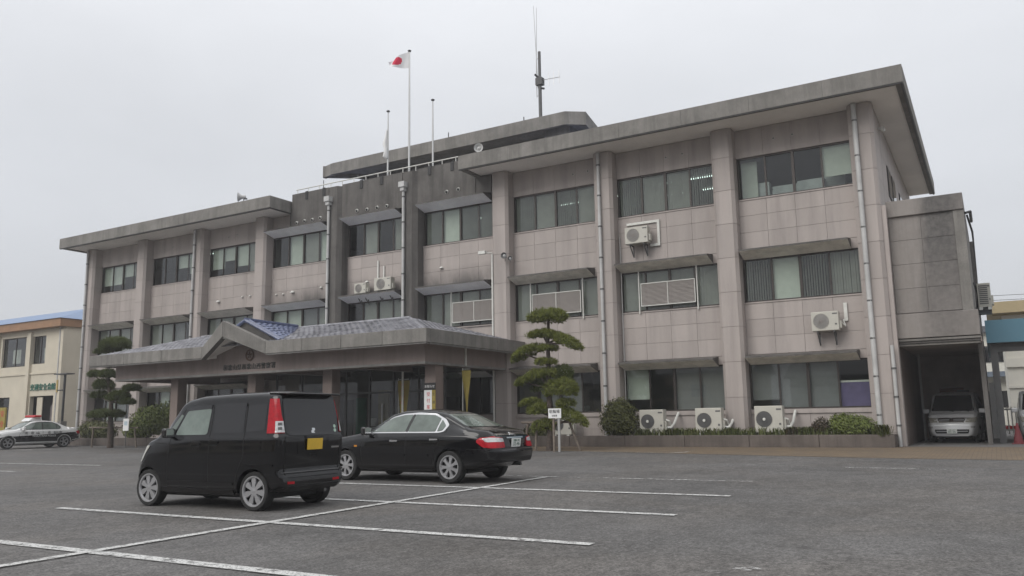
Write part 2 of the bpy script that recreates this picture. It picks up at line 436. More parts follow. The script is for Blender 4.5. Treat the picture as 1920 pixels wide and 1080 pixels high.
# painted lines
def line(x0, y0, x1, y1, w=.15, mat=None, h=.012, label=None):
    d = Vector((x1-x0, y1-y0)); L = d.length; d /= L; n = Vector((-d.y, d.x))*w/2
    k = max(2, int(L/1.5)); mbx = MB()
    for i in range(k):
        a, c = L*i/k, L*(i+1)/k
        P = [(x0+d.x*t+n.x*s_, y0+d.y*t+n.y*s_) for t, s_ in ((a,-1),(c,-1),(c,1),(a,1))]
        mbx.add([(p[0],p[1],gz(p[1])+h) for p in P], [(0,1,2,3)])
    o = mbx.build('painted_line', mat or m_line, fix=False); struct(o); return o
line(-12.85,-22.68,-3.66,-22.68); line(-12.85,-20.14,-3.66,-20.14); line(-12.85,-17.62,-3.66,-17.62)
line(-17.5,-25.13,-3.6,-25.13,.16)
line(-12.85,-15.0,-4.0,-14.95,.12,m_linew)
for x0 in (-24.2,):
    line(-42,-14.9,-23.75,-14.8,.13); line(-42,-17.4,-23.7,-17.4,.13)
line(-8.20,-27.6,-8.22,-15.0,.13,h=.016)
line(-6.4,-10.3,-3.8,-10.6,.14,m_linevw); line(-3.0,-10.85,-1.6,-10.95,.16,m_linew); line(-1.6,-10.95,-.9,-11.05,.12,m_linevw)
line(-2.2,-23.65,-1.8,-23.2,.16,m_linevw); line(-2.05,-23.2,-1.7,-23.35,.1,m_linevw)
line(-13.2,-4.6,-8.8,-5.4,.10,m_linew); line(-8.9,-5.45,-8.6,-4.7,.12,m_line)
line(-37,-4.9,-29,-4.9,.10,m_line); line(-47,-6.6,-38,-6.2,.1,m_linew); line(-2.35,.5,-2.3,3.4,.1,m_linew)
line(-42.6,-6.9,-41.2,-6.9,.12,m_line)

# ------------------------------------------------------------------ police station
P = [-48.53+5.03*i for i in range(10)]; P[4] = -28.12; P[5] = -23.38
HW = .42
ST = thing('police_station', 'three storey pinkish grey tiled police station with long concrete eaves', 'building', (-25.9, 0, 0), world_coords=True)
Z = dict(w1=(1.32,3.04), w2=(5.32,6.97), w3=(9.32,10.98))
def shared(name, me, parent, wloc):
    o = link(name, me, parent); o.location = W(parent, wloc); return o
# pillars -------------------------------------------------
def pil_poly(c, hw=HW, ch=.12, y0=0, yb=.62, ins=0):
    hw -= ins; y0 += ins
    return [(c-hw+ch,y0),(c+hw-ch,y0),(c+hw,y0+ch),(c+hw,yb),(c-hw,yb),(c-hw,y0+ch)]
zj = [.0, .465] + [1.775+1.311*k for k in range(8)]; zj = zj[:10]; zj[-1] = 12.1
zj = [.0, .465, 1.775, 3.086, 4.397, 5.708, 7.019, 8.33, 9.641, 10.952, 12.11]
blk = {}
for i, c in enumerate(P):
    if i in (4, 5):
        m_ = MB(); m_.prism(pil_poly(c, .46, .2, -.1), 0, 12.95)
        o = m_.build('pillar', m_concd, ST); o['label'] = 'dark bare concrete pillar rising to the parapet'; continue
    m_ = MB(); m_.prism(pil_poly(c, ins=.014), 0, 12.1)
    pl = m_.build('pillar', m_joint, ST)
    for a, b_ in zip(zj[:-1], zj[1:]):
        h = round(b_-a-.014, 3)
        if h not in blk:
            q = MB(); q.prism(pil_poly(0), 0, h); blk[h] = q.mesh('tile_block', m_tile)
        shared('tile_block', blk[h], pl, (c, 0, a+.007))
# wall panels ----------------------------------------------
pan = {}
def panels(part, x0, x1, z0, z1, rows, cols, y=.55, mat=None, g=.010):
    w, h = (x1-x0)/cols, (z1-z0)/rows
    key = (round(w,3), round(h,3), y, (mat or m_tile).name)
    if key not in pan:
        q = MB(); q.box(g/2, w-g/2, 0, .045, g/2, h-g/2); pan[key] = q.mesh('panel', mat or m_tile)
    for r in range(rows):
        for c in range(cols):
            shared('panel', pan[key], part, (x0+c*w, y, z0+r*h))
rnd = random.Random(3)
def slab(x0,x1,y0,y1,z0,z1,name,mat,parent=ST):
    q = MB(); q.box(x0,x1,y0,y1,z0,z1); return q.build(name, mat, parent)
def spandrel(i, z0, z1, rows, cols=4, low=None):
    x0, x1 = P[i]+HW, P[i+1]-HW
    q = MB(); q.box(x0-.03, x1+.03, .582, .86, (low if low is not None else z0)-.0, z1)
    sp_ = q.build('spandrel', m_joint, ST)
    if rows: panels(sp_, x0, x1, z0, z1, rows, cols)
    if low is not None and z0-low > .05:
        q = MB(); q.box(x0, x1, .553, .60, low, z0-.012); q.build('lintel', m_tile, sp_)
    return sp_
WIN = {}
def window(i, zz, blinds, label=None, y=.62, n=4, frac=None):
    z0, z1 = zz; x0, x1 = P[i]+HW+.01, P[i+1]-HW-.01
    if i+1 in (4,5): x1 -= .04
    if i in (4,5): x0 += .04
    q = MB(); t = .055
    q.box(x0,x1,y,y+.1,z0,z0+t); q.box(x0,x1,y,y+.1,z1-t,z1)
    q.box(x0,x0+t,y+.001,y+.099,z0+t,z1-t); q.box(x1-t,x1,y+.001,y+.099,z0+t,z1-t)
    fr = frac or [k/n for k in range(n+1)]
    xs_ = [x0+t*.5+(x1-x0-t)*f for f in fr]
    for k, xm in enumerate(xs_[1:-1]):
        w = .05 if k == 1 else .032
        q.box(xm-w, xm+w, y+(.004 if k % 2 else .03), y+.09, z0+t, z1-t)
    w_ = q.build('window', m_frame, ST)
    q = MB(); q.box(x0-.02, x1+.02, y-.1, y+.11, z0-.05, z0-.004); q.build('sill', m_alu if False else m_tile, w_)
    for k in range(len(xs_)-1):
        a, b_ = xs_[k]+.03, xs_[k+1]-.03
        yy = y+(.035 if k in (0,3) else .06)
        q = MB(); q.box(a, b_, yy, yy+.006, z0+t, z1-t); q.build('pane', m_glass, w_)
        bl = blinds[k] if k < len(blinds) else '-'
        yb = y+.16
        q = MB()
        if bl in 'vV':            # vertical slats, closed (v) or half open (V)
            ang = .72 if bl == 'v' else 1.15
            x = a; 
            while x < b_-.02:
                hx, hy = .048*math.cos(ang), .048*math.sin(ang)
                xx = x+.045+rnd.uniform(-.006,.006)
                q.add([(xx-hx,yb-hy,z0+.05),(xx+hx,yb+hy,z0+.05),(xx+hx,yb+hy,z1-.04),(xx-hx,yb-hy,z1-.04)], [(0,1,2,3)])
                x += .092
            q.box(a-.02, b_+.02, yb-.04, yb+.04, z1-.06, z1-.02)
            q.build('blind', m_blind, w_, fix=False)
        elif bl in 'rRh':         # roller blind: full, three quarters, half
            zb = z0+.03 if bl == 'r' else (z0+.28*(z1-z0) if bl == 'R' else z0+.52*(z1-z0))
            q.box(a-.02, b_+.02, yb, yb+.012, zb, z1-.03); q.build('blind', m_roller, w_)
        elif bl in 'dD':          # dim grey roller blind with a seam
            zb = z0+.03 if bl == 'd' else z0+.2*(z1-z0)
            q.box(a-.02, b_+.02, yb, yb+.012, zb, z1-.03); q.box(a-.02, b_+.02, yb-.02, yb, z0+.48*(z1-z0), z0+.5*(z1-z0)); q.build('blind', m_rollerd, w_)
        elif bl == 'p':
            q.box(a, b_, yb, yb+.02, z0+.02, z0+.52*(z1-z0)); q.mat(1).box(a, b_, yb-.01, yb+.03, z0+.52*(z1-z0), z0+.56*(z1-z0))
            q.mat(0); q.build('curtain', [m_curtain, m_white], w_)
    return w_
def hood(i, zf):
    x0, x1 = P[i]+HW+.08, P[i+1]-HW-.28
    q = MB(); q.xprism([(-.2,zf+.085),(-.2,zf+.15),(.56,zf+.24),(.56,zf-.13)], x0, x1)
    q.m = [0]*len(q.f)
    # underside painted paler, the top and lip stained dark
    q.m[2+3] = 1
    o = q.build('window_hood', [m_concd, m_hood if i in (3,4,5) else m_hoodw], ST); return o
b3 = ['RRh-','--hR','RhRv','-rvr','-v-v','VrVV','VvVv','VvvV','---R']
b2 = ['vvvd','vvd-','vvvv','rrdv','-vvv','VvvV','vvvv','vvvv','VrVv']
b1 = ['-rd-','-rd-','--d-','----','----','----','-dd-','R-dd','Dddp']
for i in range(9):
    x0, x1 = P[i]+HW, P[i+1]-HW
    wing = i not in (3,4,5)
    if wing:
        spandrel(i, 10.98, 12.11, 1)
    else:
        q = MB(); q.box(x0-.03,x1+.03,.57,.9,10.98,12.6); q.build('spandrel', m_tile, ST)
        hood(i, 10.98+.12)
    window(i, Z['w3'], b3[i])
    spandrel(i, 7.355, 9.32, 3, low=6.97)
    hood(i, 7.09)
    window(i, Z['w2'], b2[i])
    if i in (0,6,7,8): spandrel(i, 3.355, 5.32, 3, low=3.04)
    else: spandrel(i, 3.04, 5.32, 0).data.materials[0] = m_tile
    if i in (0,1,2,5,6,7,8):
        hood(i, 3.10)
        window(i, Z['w1'], b1[i])
        if i >= 6: spandrel(i, .0, 1.32, 2)
        else: spandrel(i, 0, 1.32, 0).data.materials[0] = m_tile
# pale sill band under the ground floor windows
for i in (6,7,8):
    x0, x1 = P[i]+HW, P[i+1]-HW
    slab(x0+.01, x1-.01, .50, .56, 1.16, 1.29, 'sill_band', m_tile)
# interior
for z0, z1 in ((-.02,.03),(4.0,4.3),(8.0,8.3),(11.55,11.8)): slab(-48.4, -3.0, .9, 9.5, z0, z1, 'floor_slab', m_inside)
slab(-48.4,-3.0,9.0,9.3,0,11.6,'interior_wall', m_inside)
for x in (-48.9,-33.4,-18.3): slab(x,x+.15,.92,9,.04,11.5,'interior_wall', m_inside)
# fluorescent tubes on the ceilings
def tubes(xa, xb, y, z, gap=1.6):
    x = xa
    while x < xb-.9:
        q = MB(); q.box(x, x+1.15, y, y+.09, z, z+.04); q.build('ceiling_light', m_lamp, ST); x += gap
for y in (2.2, 4.6): tubes(-22.4, -19, y, 11.45, 1.9); tubes(-17.6,-14.2,y,11.45,1.9)
for y in (2.0, 3.8, 5.8): tubes(-12.7,-8.9,y,11.45,1.9)
tubes(-43,-39,3.0,11.45,1.9); tubes(-12.5,-8.6,3.0,3.9,2.2); tubes(-17.5,-14,3.2,3.9,2.2); tubes(-7.5,-4.8,2.6,3.9,2.6); tubes(-37.8,-35,3.2,11.45,1.9)
# furniture behind the glass, some of it added as pale filler
m_cab = plain('cabinet_and_filler', (.36,.39,.38), .5)
for x, y, z, w, h in ((-7.2,2.0,8.3,.9,1.6),(-4.9,1.5,8.3,.8,1.9),(-5.6,2.2,8.3,1.2,1.5),(-10.5,2.4,.03,1.3,1.5),(-6.8,2.2,.03,1.2,1.7),(-16.3,2.0,.03,1.0,1.6)):
    slab(x, x+w, y, y+.4, z, z+h, 'cabinet_and_filler', m_cab)
for x, h, dy in ((-7.75,1.75,0),(-6.7,1.55,.1),(-5.75,1.6,0)): slab(x, x+.95, 1.15+dy, 1.5, 8.3, 8.3+h, 'cabinet_and_filler', m_cab)  # pale cabinets added to brighten the dark upper right windows
slab(-7.8,-7.2,1.0,1.1,8.3,10.9,'cabinet_and_filler', m_roller)  # pale upright sheet added along with them
# parapet over the middle bays (cast concrete)
for (a, b_) in ((-31.15, P[4]-.46), (P[4]+.46, P[5]-.46), (P[5]+.46, -19.63)):
    q = MB(); q.box(a, b_, .06, .55, 11.27, 13.03); pr = q.build('parapet', m_concd, ST)
q = MB(); q.prism([(-31.15,.08),(-31.15,.55),(-31.6,.55),(-31.42,.2)], 11.27, 12.1); q.build('parapet', m_concd, ST)
q = MB(); q.box(-19.6,-18.8,.07,.55,11.27,12.1); q.build('parapet', m_concd, ST)
for x in (-30.1,-28.9,-26.4,-25.1,-22.2,-20.9):      # scupper openings below the rail
    slab(x-.09, x+.09, .03, .058, 12.62, 13.06, 'scupper', m_black)
slab(-31.2,-19.6,.56,16,12.3,12.5,'flat_roof', m_conc)
# roof rail
q = MB(); q.tube([(-31.1,.3,13.32),(-20.1,.3,13.32)], .028, 6)
x = -31.0
while x < -20: q.tube([(x,.3,13.0),(x,.3,13.32)], .02, 5); x += .78
q.build('roof_rail', m_white, ST)
# eaves roofs
def eave(x0, x1, yb, zt=13.15):
    q = MB(); q.box(x0+.25, x1-.25, -1.1, yb, 12.125, 12.45); r = q.build('eaves_roof', m_soffit, ST)
    n = max(2, round((x1-x0)/2.62)); w = (x1-x0)/n
    q = MB(); q.box(.004, w-.004, -1.37, -1.1, 12.07, 12.69); me = q.mesh('fascia_panel', m_conc)
    for k in range(n): shared('fascia_panel', me, r, (x0+k*w, 0, 0))
    m2 = int((yb+1.1)/2.6); h = (yb+1.1)/m2
    for side in (x0, x1-.25):
        q = MB(); q.box(0, .25, .004, h-.004, 12.07, 12.69); me = q.mesh('fascia_panel', m_conc)
        for k in range(m2): shared('fascia_panel', me, r, (side, -1.1+k*h, 0))
    # drip lip
    q = MB(); q.box(x0+.02, x1-.02, -1.345, -1.28, 12.03, 12.066); q.box(x1-.09,x1-.03,-1.27,yb,12.03,12.066); q.build('drip_edge', m_dark, r)
    # low hipped tile roof behind the fascia
    xa, xb, ya = x0+.3, x1-.3, -1.0
    d = 3.2
    q = MB(); q.add([(xa,ya,12.6),(xb,ya,12.6),(xb,yb,12.6),(xa,yb,12.6),(xa+d,ya+d,zt),(xb-d,ya+d,zt),(xb-d,yb-d,zt),(xa+d,yb-d,zt)],
        [(0,1,5,4),(1,2,6,5),(2,3,7,6),(3,0,4,7),(4,5,6,7),(0,3,2,1)]); q.build('tile_roof', m_bluetile2, r)
    return r
eave(-49.66, -31.28, 15.3); eave(-19.62, -1.68, 15.3, 12.72)
# stepped corbel where the left eave meets the parapet
# rear and side walls
slab(-48.9,-2.86,15.0,15.4,0,12.1,'rear_wall', m_tile)
q = MB(); q.box(-48.93,-48.7,.62,15,0,12.1); q.build('end_wall', m_tile, ST)
q = MB(); q.box(-3.1,-2.90,.62,15.0,0,12.11); ew = q.build('end_wall', m_joint, ST)
q = MB(); q.box(-2.90,-2.856,.007,1.6-.007,.007,1.311-.007); me = q.mesh('panel', m_tile)
for k in range(9):
    for r_ in range(9):
        if 3 <= k*1.6+.62 and r_ == 7 and k in (2,3,5): continue
        zz_ = .304+1.311*r_
        if zz_+1.311 > 12.2: continue
        shared('panel', me, ew, (0,.62+1.6*k,zz_))
for k in (2,3,5):
    q = MB(); q.box(-2.89,-2.83,.62+1.6*k+.15,.62+1.6*k+1.4,9.55,10.75); q.mat(1).box(-2.828,-2.82,.62+1.6*k+.22,.62+1.6*k+1.33,9.62,10.68); q.build('side_window', [m_frame, m_privacy], ST)
# round pilaster at the east corner, ribbed
for k, xr in enumerate((-2.83,)):
    q = MB(); q.prism([(xr-.02,.18),(xr+.14,.18),(xr+.14,.62),(xr-.02,.62)], 0, 8.3); q.build('corner_rib', m_tile, ST)
# security camera on the east corner
q = MB(); q.box(-2.85,-2.62,1.6,1.7,11.5,11.6); q.tube([(-2.66,1.4,11.42),(-2.66,1.75,11.5)], .06, 8); q.build('security_camera', m_white, ST)

# annex above the carport ------------------------------------
def annex():
    r = slab(-2.68, -.36, .64, 9, 4.46, 7.92, 'annex_wall', m_joint)
    rows, cols = 4, 2
    w, h = (2.32-.30)/cols, (7.9-4.5)/rows
    q = MB(); q.box(.006, w-.006, .60, .645, .006, h-.006); me = q.mesh('panel', m_annex)
    for a in range(rows):
        for c in range(cols): shared('panel', me, r, (-2.68+c*w, 0, 4.5+a*h))
    slab(-.66,-.34,.56,9,4.46,7.9,'annex_pilaster', m_conc)
    q = MB(); q.box(-2.72,-.33,.5,9.1,7.9,8.47); q.build('annex_top_beam', m_annex, ST, bevel=.02)
    q = MB(); q.box(-2.72,-.22,.47,9.1,3.62,4.46); q.build('annex_bottom_beam', m_annex, ST, bevel=.02)
    for k, z in enumerate((3.56, 3.48, 3.40)):
        q = MB(); q.box(-2.70,-.22-.02*k,.5+.05*k,1.1,z-.035,z+.03); q.build('soffit_rib', m_conc if k != 1 else m_concd, ST)
    slab(-2.86,-.2,1.1,9.1,3.44,3.62,'carport_ceiling', m_carport)
    slab(-.34,-.2,1.6,9.1,0,3.44,'carport_wall', m_concd)
    slab(-2.9,-.2,8.6,8.8,0,3.6,'carport_wall', m_carport)
    slab(-2.86,-2.72,.62,8.6,.0,3.6,'carport_wall', m_colbrown)
    q = MB(); q.box(-2.0,-1.1,8.5,8.6,0,2.1); q.mat(1).box(-1.35,-.9,8.46,8.5,1.1,2.0); q.build('carport_door', [m_rust, m_steel], ST)
    q = MB(); q.tube([(-2.5,6.0,0),(-2.5,6.0,3.4)], .045, 8); q.build('carport_pipe', m_pipe, ST)
    q = MB(); q.box(-.34,-.20,9.1,9.3,0,8.3); q.build('annex_end_wall', m_concd, ST)
    # pipes and brackets on the outer face
    q = MB(); q.tube([(-.26,.9,7.75),(-.15,1.2,7.2),(-.15,1.2,5.0)], .035, 6); q.tube([(-.3,.8,7.8),(-.15,.9,7.85),(-.15,2.6,7.85)], .05, 6)
    q.build('annex_pipe', m_dark, ST)
m_annex = None
def annex_mat():
    col = (.262, .238, .22)
    m, t, b = base_mat('rain_stained_panel', col, .75, 0, .3)
    g = nn(t, 'ShaderNodeNewGeometry'); s = nn(t, 'ShaderNodeSeparateXYZ'); t.links.new(g.outputs['Position'], s.inputs[0])
    wob = maprange(t, noise(t, 1.2, 5, wpos(t, (1,1,.35))), .3, .7, -.22, .22)
    xx = mathn(t, 'ADD', s.outputs['X'], wob)
    stain = mathn(t, 'MULTIPLY', maprange(t, xx, -1.95, -1.55), maprange(t, xx, -.2, -.75, .45, 1))
    stain = mathn(t, 'MULTIPLY', stain, maprange(t, s.outputs['Z'], 4.2, 6.8, .45, .95))
    c = mixc(t, stain, randomized(t, col, .06), (.08, .077, .075))
    st = maprange(t, noise(t, 1.0, 6, wpos(t, (3,3,.2)), .7), .45, .75, 0, .5)
    c = mixc(t, st, c, (.11, .10, .095))
    c = mixc(t, maprange(t, noise(t, 6, 6, wpos(t), .7), .35, .7, 0, .3), c, (.33,.31,.29))
    t.links.new(c, b.inputs['Base Color']); bump(t, b, noise(t, 40, 5, wpos(t)), .25, .008); return m
m_annex = annex_mat()
annex()

# downpipes ---------------------------------------------------
ring = MB().lathe([(.085,-.03),(.085,.03)], n=12).mesh('pipe_band', m_steel, True)
def downpipe(x, y, z0, z1, r=.068, hopper=False, bands=1.31, mat=None):
    q = MB(); q.tube([(x,y,z0),(x,y,z1)], r, 12)
    if hopper: q.prism([(x-.11,y-.13),(x+.11,y-.13),(x+.11,y+.1),(x-.11,y+.1)], z1-.02, z1+.16); q.prism([(x-.17,y-.19),(x+.17,y-.19),(x+.17,y+.1),(x-.17,y+.1)], z1+.16, z1+.42)
    o = q.build('downpipe', mat or m_pipe, ST, smooth=True)
    z = z0+.7
    while z < z1-.2:
        shared('pipe_band', ring, o, (x,y,z)); z += bands
    return o
downpipe(P[0]-.12,-.09,.0,12.07); downpipe(P[2]-.12,-.09,0,12.07); downpipe(P[4]-.2,-.2,3.5,12.0,hopper=True,bands=1.25)
downpipe(P[5]-.18,-.2,3.5,12.0,hopper=True,bands=1.25); downpipe(P[7]-.12,-.09,.35,12.07); downpipe(P[9]-.17,-.09,.35,12.07,r=.085,bands=1.3)
downpipe(-2.86,-.06,0,3.38,r=.06,bands=.95)
downpipe(P[6]-.40,.02,.0,8.4,r=.045,bands=20,mat=m_white); downpipe(P[7]+.5,.5,.4,8.5,r=.02,bands=20); 
# round vent hoods in the walls
vent = MB(); vent.lathe([(.0,-.02),(.085,-.02),(.085,.06),(.06,.075),(0,.075)], axis='y', n=12)
vent.mat(1).lathe([(.0,-.026),(.062,-.026),(.062,-.021)], axis='y', n=12)
ventm = vent.mesh('wall_vent', [m_white, m_black], True)
dome = MB(); dome.box(-.09,.09,-.14,.0,-.02,.0); dome.lathe([(.12,0),(.10,.06),(.05,.1),(0,.11)], n=12)
domem = dome.mesh('wall_vent', [m_white], True)
for x, z, y in ((-30.75,11.43,.02),(-30.2,11.46,.02),(-29.65,11.45,.02),(-29.1,11.47,.02),(-26.65,11.5,.02),(-26.0,11.47,.02),(-25.35,11.47,.02),(-24.75,11.47,.02),(-21.2,11.62,.02),(-20.55,11.64,.02)):
    o = shared('wall_vent', ventm, ST, (x,y,z)); o.rotation_euler = (.5,0,0)
for x, z in ((-14.9,11.55),(-14.2,11.57),(-10.7,11.55),(-10.0,11.58),(-6.4,11.55),(-5.7,11.57),(-41.3,11.5),(-36.5,11.5),(-35.8,11.55)):
    o = shared('wall_vent', ventm, ST, (x,.54,z)); o.scale = (.55,.55,.55)
for x, z, s in ((-37.1,7.85,1.),(-35.2,7.95,.6),(-34.6,7.95,.6),(-32.6,7.85,.55),(-32.1,7.83,.55),(-31.4,7.86,1.),(-29.4,7.93,.7),(-28.95,7.98,.7),(-26.35,7.92,.8),(-21.85,8.15,.8)):
    o = shared('wall_vent', domem, ST, (x,.52,z)); o.scale = (s,s,s)
# louvre screens in front of second floor windows
def louvre(x0, x1, z0, z1, y=.40):
    q = MB(); t = .028
    for xa in (x0, (x0+x1)/2-t/2, x1-t): q.box(xa, xa+t, y, y+.05, z0, z1)
    q.box(x0, x1, y-.002, y+.048, z0-.02, z0+.015); q.box(x0, x1, y-.002, y+.048, z1-.015, z1+.02)
    o = q.build('louvre_screen', m_white, ST)
    q = MB(); z = z0+.04
    while z < z1-.03:
        q.add([(x0+.03,y+.008,z),(x1-.03,y+.008,z),(x1-.03,y+.045,z+.045),(x0+.03,y+.045,z+.045),(x0+.03,y+.012,z-.006),(x1-.03,y+.012,z-.006)], [(0,1,2,3),(4,5,1,0)]); z += .05
    s_ = q.build('louvre_slats', m_louvre, o, fix=False); s_['kind'] = 'stuff'
    for xa in (x0-.1, x1+.06):
        q = MB(); q.box(xa-.02, xa+.02, y+.06, y+.12, z0-.3, z1+.58); q.build('guide_rail', m_white, o)
louvre(P[7]+1.36, P[8]-1.42, 5.52, 6.42); louvre(P[6]+1.36, P[7]-1.32, 5.52, 6.42); louvre(P[5]+2.2, P[6]-.46, 5.52, 6.42)

# penthouse ----------------------------------------------------
ph = [(-35.0,6.4),(-34.0,6.1),(-17.95,6.1),(-17.05,6.75),(-17.5,9.4),(-32.6,9.4),(-33.3,7.7)]
n_ = len(ph)
cx, cy = -26, 7.8
q = MB(); inner = [(cx+(x-cx)*.985, cy+(y-cy)*.86) for x, y in ph]
q.prism(inner, 16.42, 16.8); pr = q.build('rooftop_canopy', m_concl, ST)
for k in range(n_):
    a, b_ = Vector(ph[k]), Vector(ph[(k+1)%n_]); L = (b_-a).length; m2 = max(1, round(L/2.3)); d = (b_-a)/L; nrm = Vector((-d.y, d.x))*.22
    for j in range(m2):
        p0, p1 = a+d*(L*j/m2+.004), a+d*(L*(j+1)/m2-.004)
        q = MB(); q.prism([tuple(p0), tuple(p1), tuple(p1+nrm), tuple(p0+nrm)], 16.17, 16.88); q.build('fascia_panel', m_conc, pr)
slab(-32.7,-18.8,7.9,9.3,12.4,16.42,'rooftop_room', m_concd)
slab(-19.6,-18.1,6.9,8.4,15.9,16.42,'rooftop_room', m_concl)
for x, y in ((-25.9,7.0),(-21.0,7.2)):
    q = MB(); q.tube([(x,y,16.4),(x,y,17.55)], .03, 6); q.build('lightning_rod', m_steel, ST)
q = MB(); q.tube([(-29.55,.7,12.5),(-29.55,.7,13.72)], .02, 6); q.build('rail_post', m_steel, ST)
# emblem-less chrysanthemum and name letters belong to the entrance canopy below

# flagpoles -----------------------------------------------------
def flagpole(x, y, top, label, r=.05):
    t = thing('flagpole', label, 'flagpole', (x,y,12.5), group='flagpoles on the roof edge')
    q = MB(); q.tube([(0,0,0),(0,0,(top-12.5)*.55),(0,0,top-12.5)], [r,r*.85,r*.55], 8); q.build('pole', m_alu, t, True)
    q = MB(); q.lathe([(0,top-12.5-.02),(.07,top-12.5),(.1,top-12.5+.05),(.03,top-12.5+.1),(0,top-12.5+.1)], n=10); q.build('cap', m_steel, t, True)
    return t
flagpole(-25.09,.5,16.5,'short white flagpole with a limp furled flag, leftmost on the roof edge')
flagpole(-23.76,.5,19.4,'tallest flagpole on the roof, flying the red disc flag',.06)
flagpole(-22.33,.5,16.5,'short bare flagpole on the roof edge, right of the flying flag')
# flying flag: white cloth with red disc, as a rippling sheet
fl = thing('flag', 'white flag with a red disc flying from the tallest pole', 'flag', (-23.80,.5,18.95))
nx, nz = 22, 14; vs = []; fs = []; fm = []
for i in range(nx+1):
    for j in range(nz+1):
        u, v = i/nx, j/nz
        x = -u*.95; z = (v-.5)*(.86*(1-.72*u**1.3)) + (.02 - .18*u); y = .16*math.sin(u*7+v*2)*u - .5*u
        vs.append((x,y,z))
for i in range(nx):
    for j in range(nz):
        a = i*(nz+1)+j; fs.append((a,a+nz+1,a+nz+2,a+1))
        u, v = (i+.5)/nx, (j+.5)/nz
        fm.append(1 if ((u-.58)/.26)**2+((v-.55)/.36)**2 < 1 else 0)
q = MB(); q.v = vs; q.f = [list(f) for f in fs]; q.m = fm
q.build('cloth', [plain('flag_white', (.72,.72,.73), .8, var=.03), plain('flag_red', (.55,.02,.06), .8, var=.05)], fl, True, fix=False)
fl2 = thing('furled_flag', 'limp white flag hanging folded against the left short flagpole', 'flag', (-25.12,.44,14.6))
q = MB(); q.tube([(0,0,.95),(-.03,-.02,.6),(-.1,-.03,.2),(-.02,-.04,-.1),(-.06,-.03,-.45),(.02,-.02,-.55)], [.03,.06,.12,.08,.13,.05], 9)
q.build('cloth', m_wcloth, fl2, True)
# radio mast ----------------------------------------------------
ms = thing('radio_mast', 'grey radio mast with whip aerials and a small yagi on the rooftop', 'antenna', (-19.95,7.2,16.8))
q = MB(); q.tube([(0,0,0),(0,0,2.4)], .1, 8); q.tube([(0,0,2.4),(0,0,4.3)], .085, 8); q.build('pole', m_steel, ms, True)
q = MB(); q.tube([(-.12,0,2.2),(-.3,0,7.1)], [.025,.012], 6); q.build('whip_aerial', m_alu, ms)
q = MB(); q.tube([(-.25,.1,1.75),(-.26,.1,3.2),(-.16,.1,7.0)], [.022,.022,.012], 6); q.tube([(-.25,.1,1.8),(0,0,1.8)], .02, 5); q.tube([(-.25,.1,3.95),(0,0,3.95)], .02, 5); q.build('whip_aerial', m_alu, ms)
q = MB(); q.tube([(.05,0,2.62),(1.25,0,2.55)], .02, 5)
for x in (.55,.85,1.18): q.tube([(x,0,2.2),(x,0,3.0)], .012, 5)
q.build('yagi_aerial', m_alu, ms)
q = MB(); q.box(-.2,.2,-.16,.16,2.35,2.75); q.tube([(-.25,-.1,3.0),(.2,.1,2.5)], .06, 6); q.tube([(.0,0,2.2),(.26,0,2.1)], .06, 6); q.build('clamp', m_dark, ms)
# loudspeakers -------------------------------------------------
def horn(loc, rz, label, s=1., mat=None):
    t = thing('loudspeaker', label, 'loudspeaker', loc, rz); t.scale = (s,s,s)
    q = MB(); q.lathe([(.02,.05),(.06,0),(.09,-.1),(.15,-.22),(.24,-.3),(.255,-.3),(.17,-.2),(.1,-.08),(.1,.1),(.0,.12)], (0,0,.42), 'y', 18, False); q.build('horn', mat or m_pipe, t, True)
    q = MB(); q.lathe([(.0,-.27),(.07,-.25),(.14,-.16)], (0,0,.42), 'y', 12); q.build('throat', m_pipe, t, True)
    q = MB(); q.box(-.02,.02,-.02,.02,0,.4); q.box(-.06,.06,.02,.18,.3,.36); q.build('bracket', m_steel, t)
horn((-33.75,-.9,12.66),-.9,'grey horn loudspeaker on the left wing eaves')
horn((-18.8,-.85,12.66),.35,'grey horn loudspeaker on the right wing eaves near the flagpoles',.8)
horn((-18.0,-.12,7.95),.15,'small dark horn loudspeaker on the pillar right of the canopy',.55,m_steel)
horn((-17.75,-.1,7.87),.5,'smaller dark horn loudspeaker facing right on the pillar by the canopy',.4,m_steel)
q = MB(); q.tube([(P[6]-.4,-.03,8.42),(P[6]-.75,-.25,8.42)], .03, 6); q.box(P[6]-.9,P[6]-.55,-.36,-.2,8.36,8.5)
o = q.build('security_light', m_white); tag(o, 'white security light on a pipe by the pillar above the canopy', 'lamp')

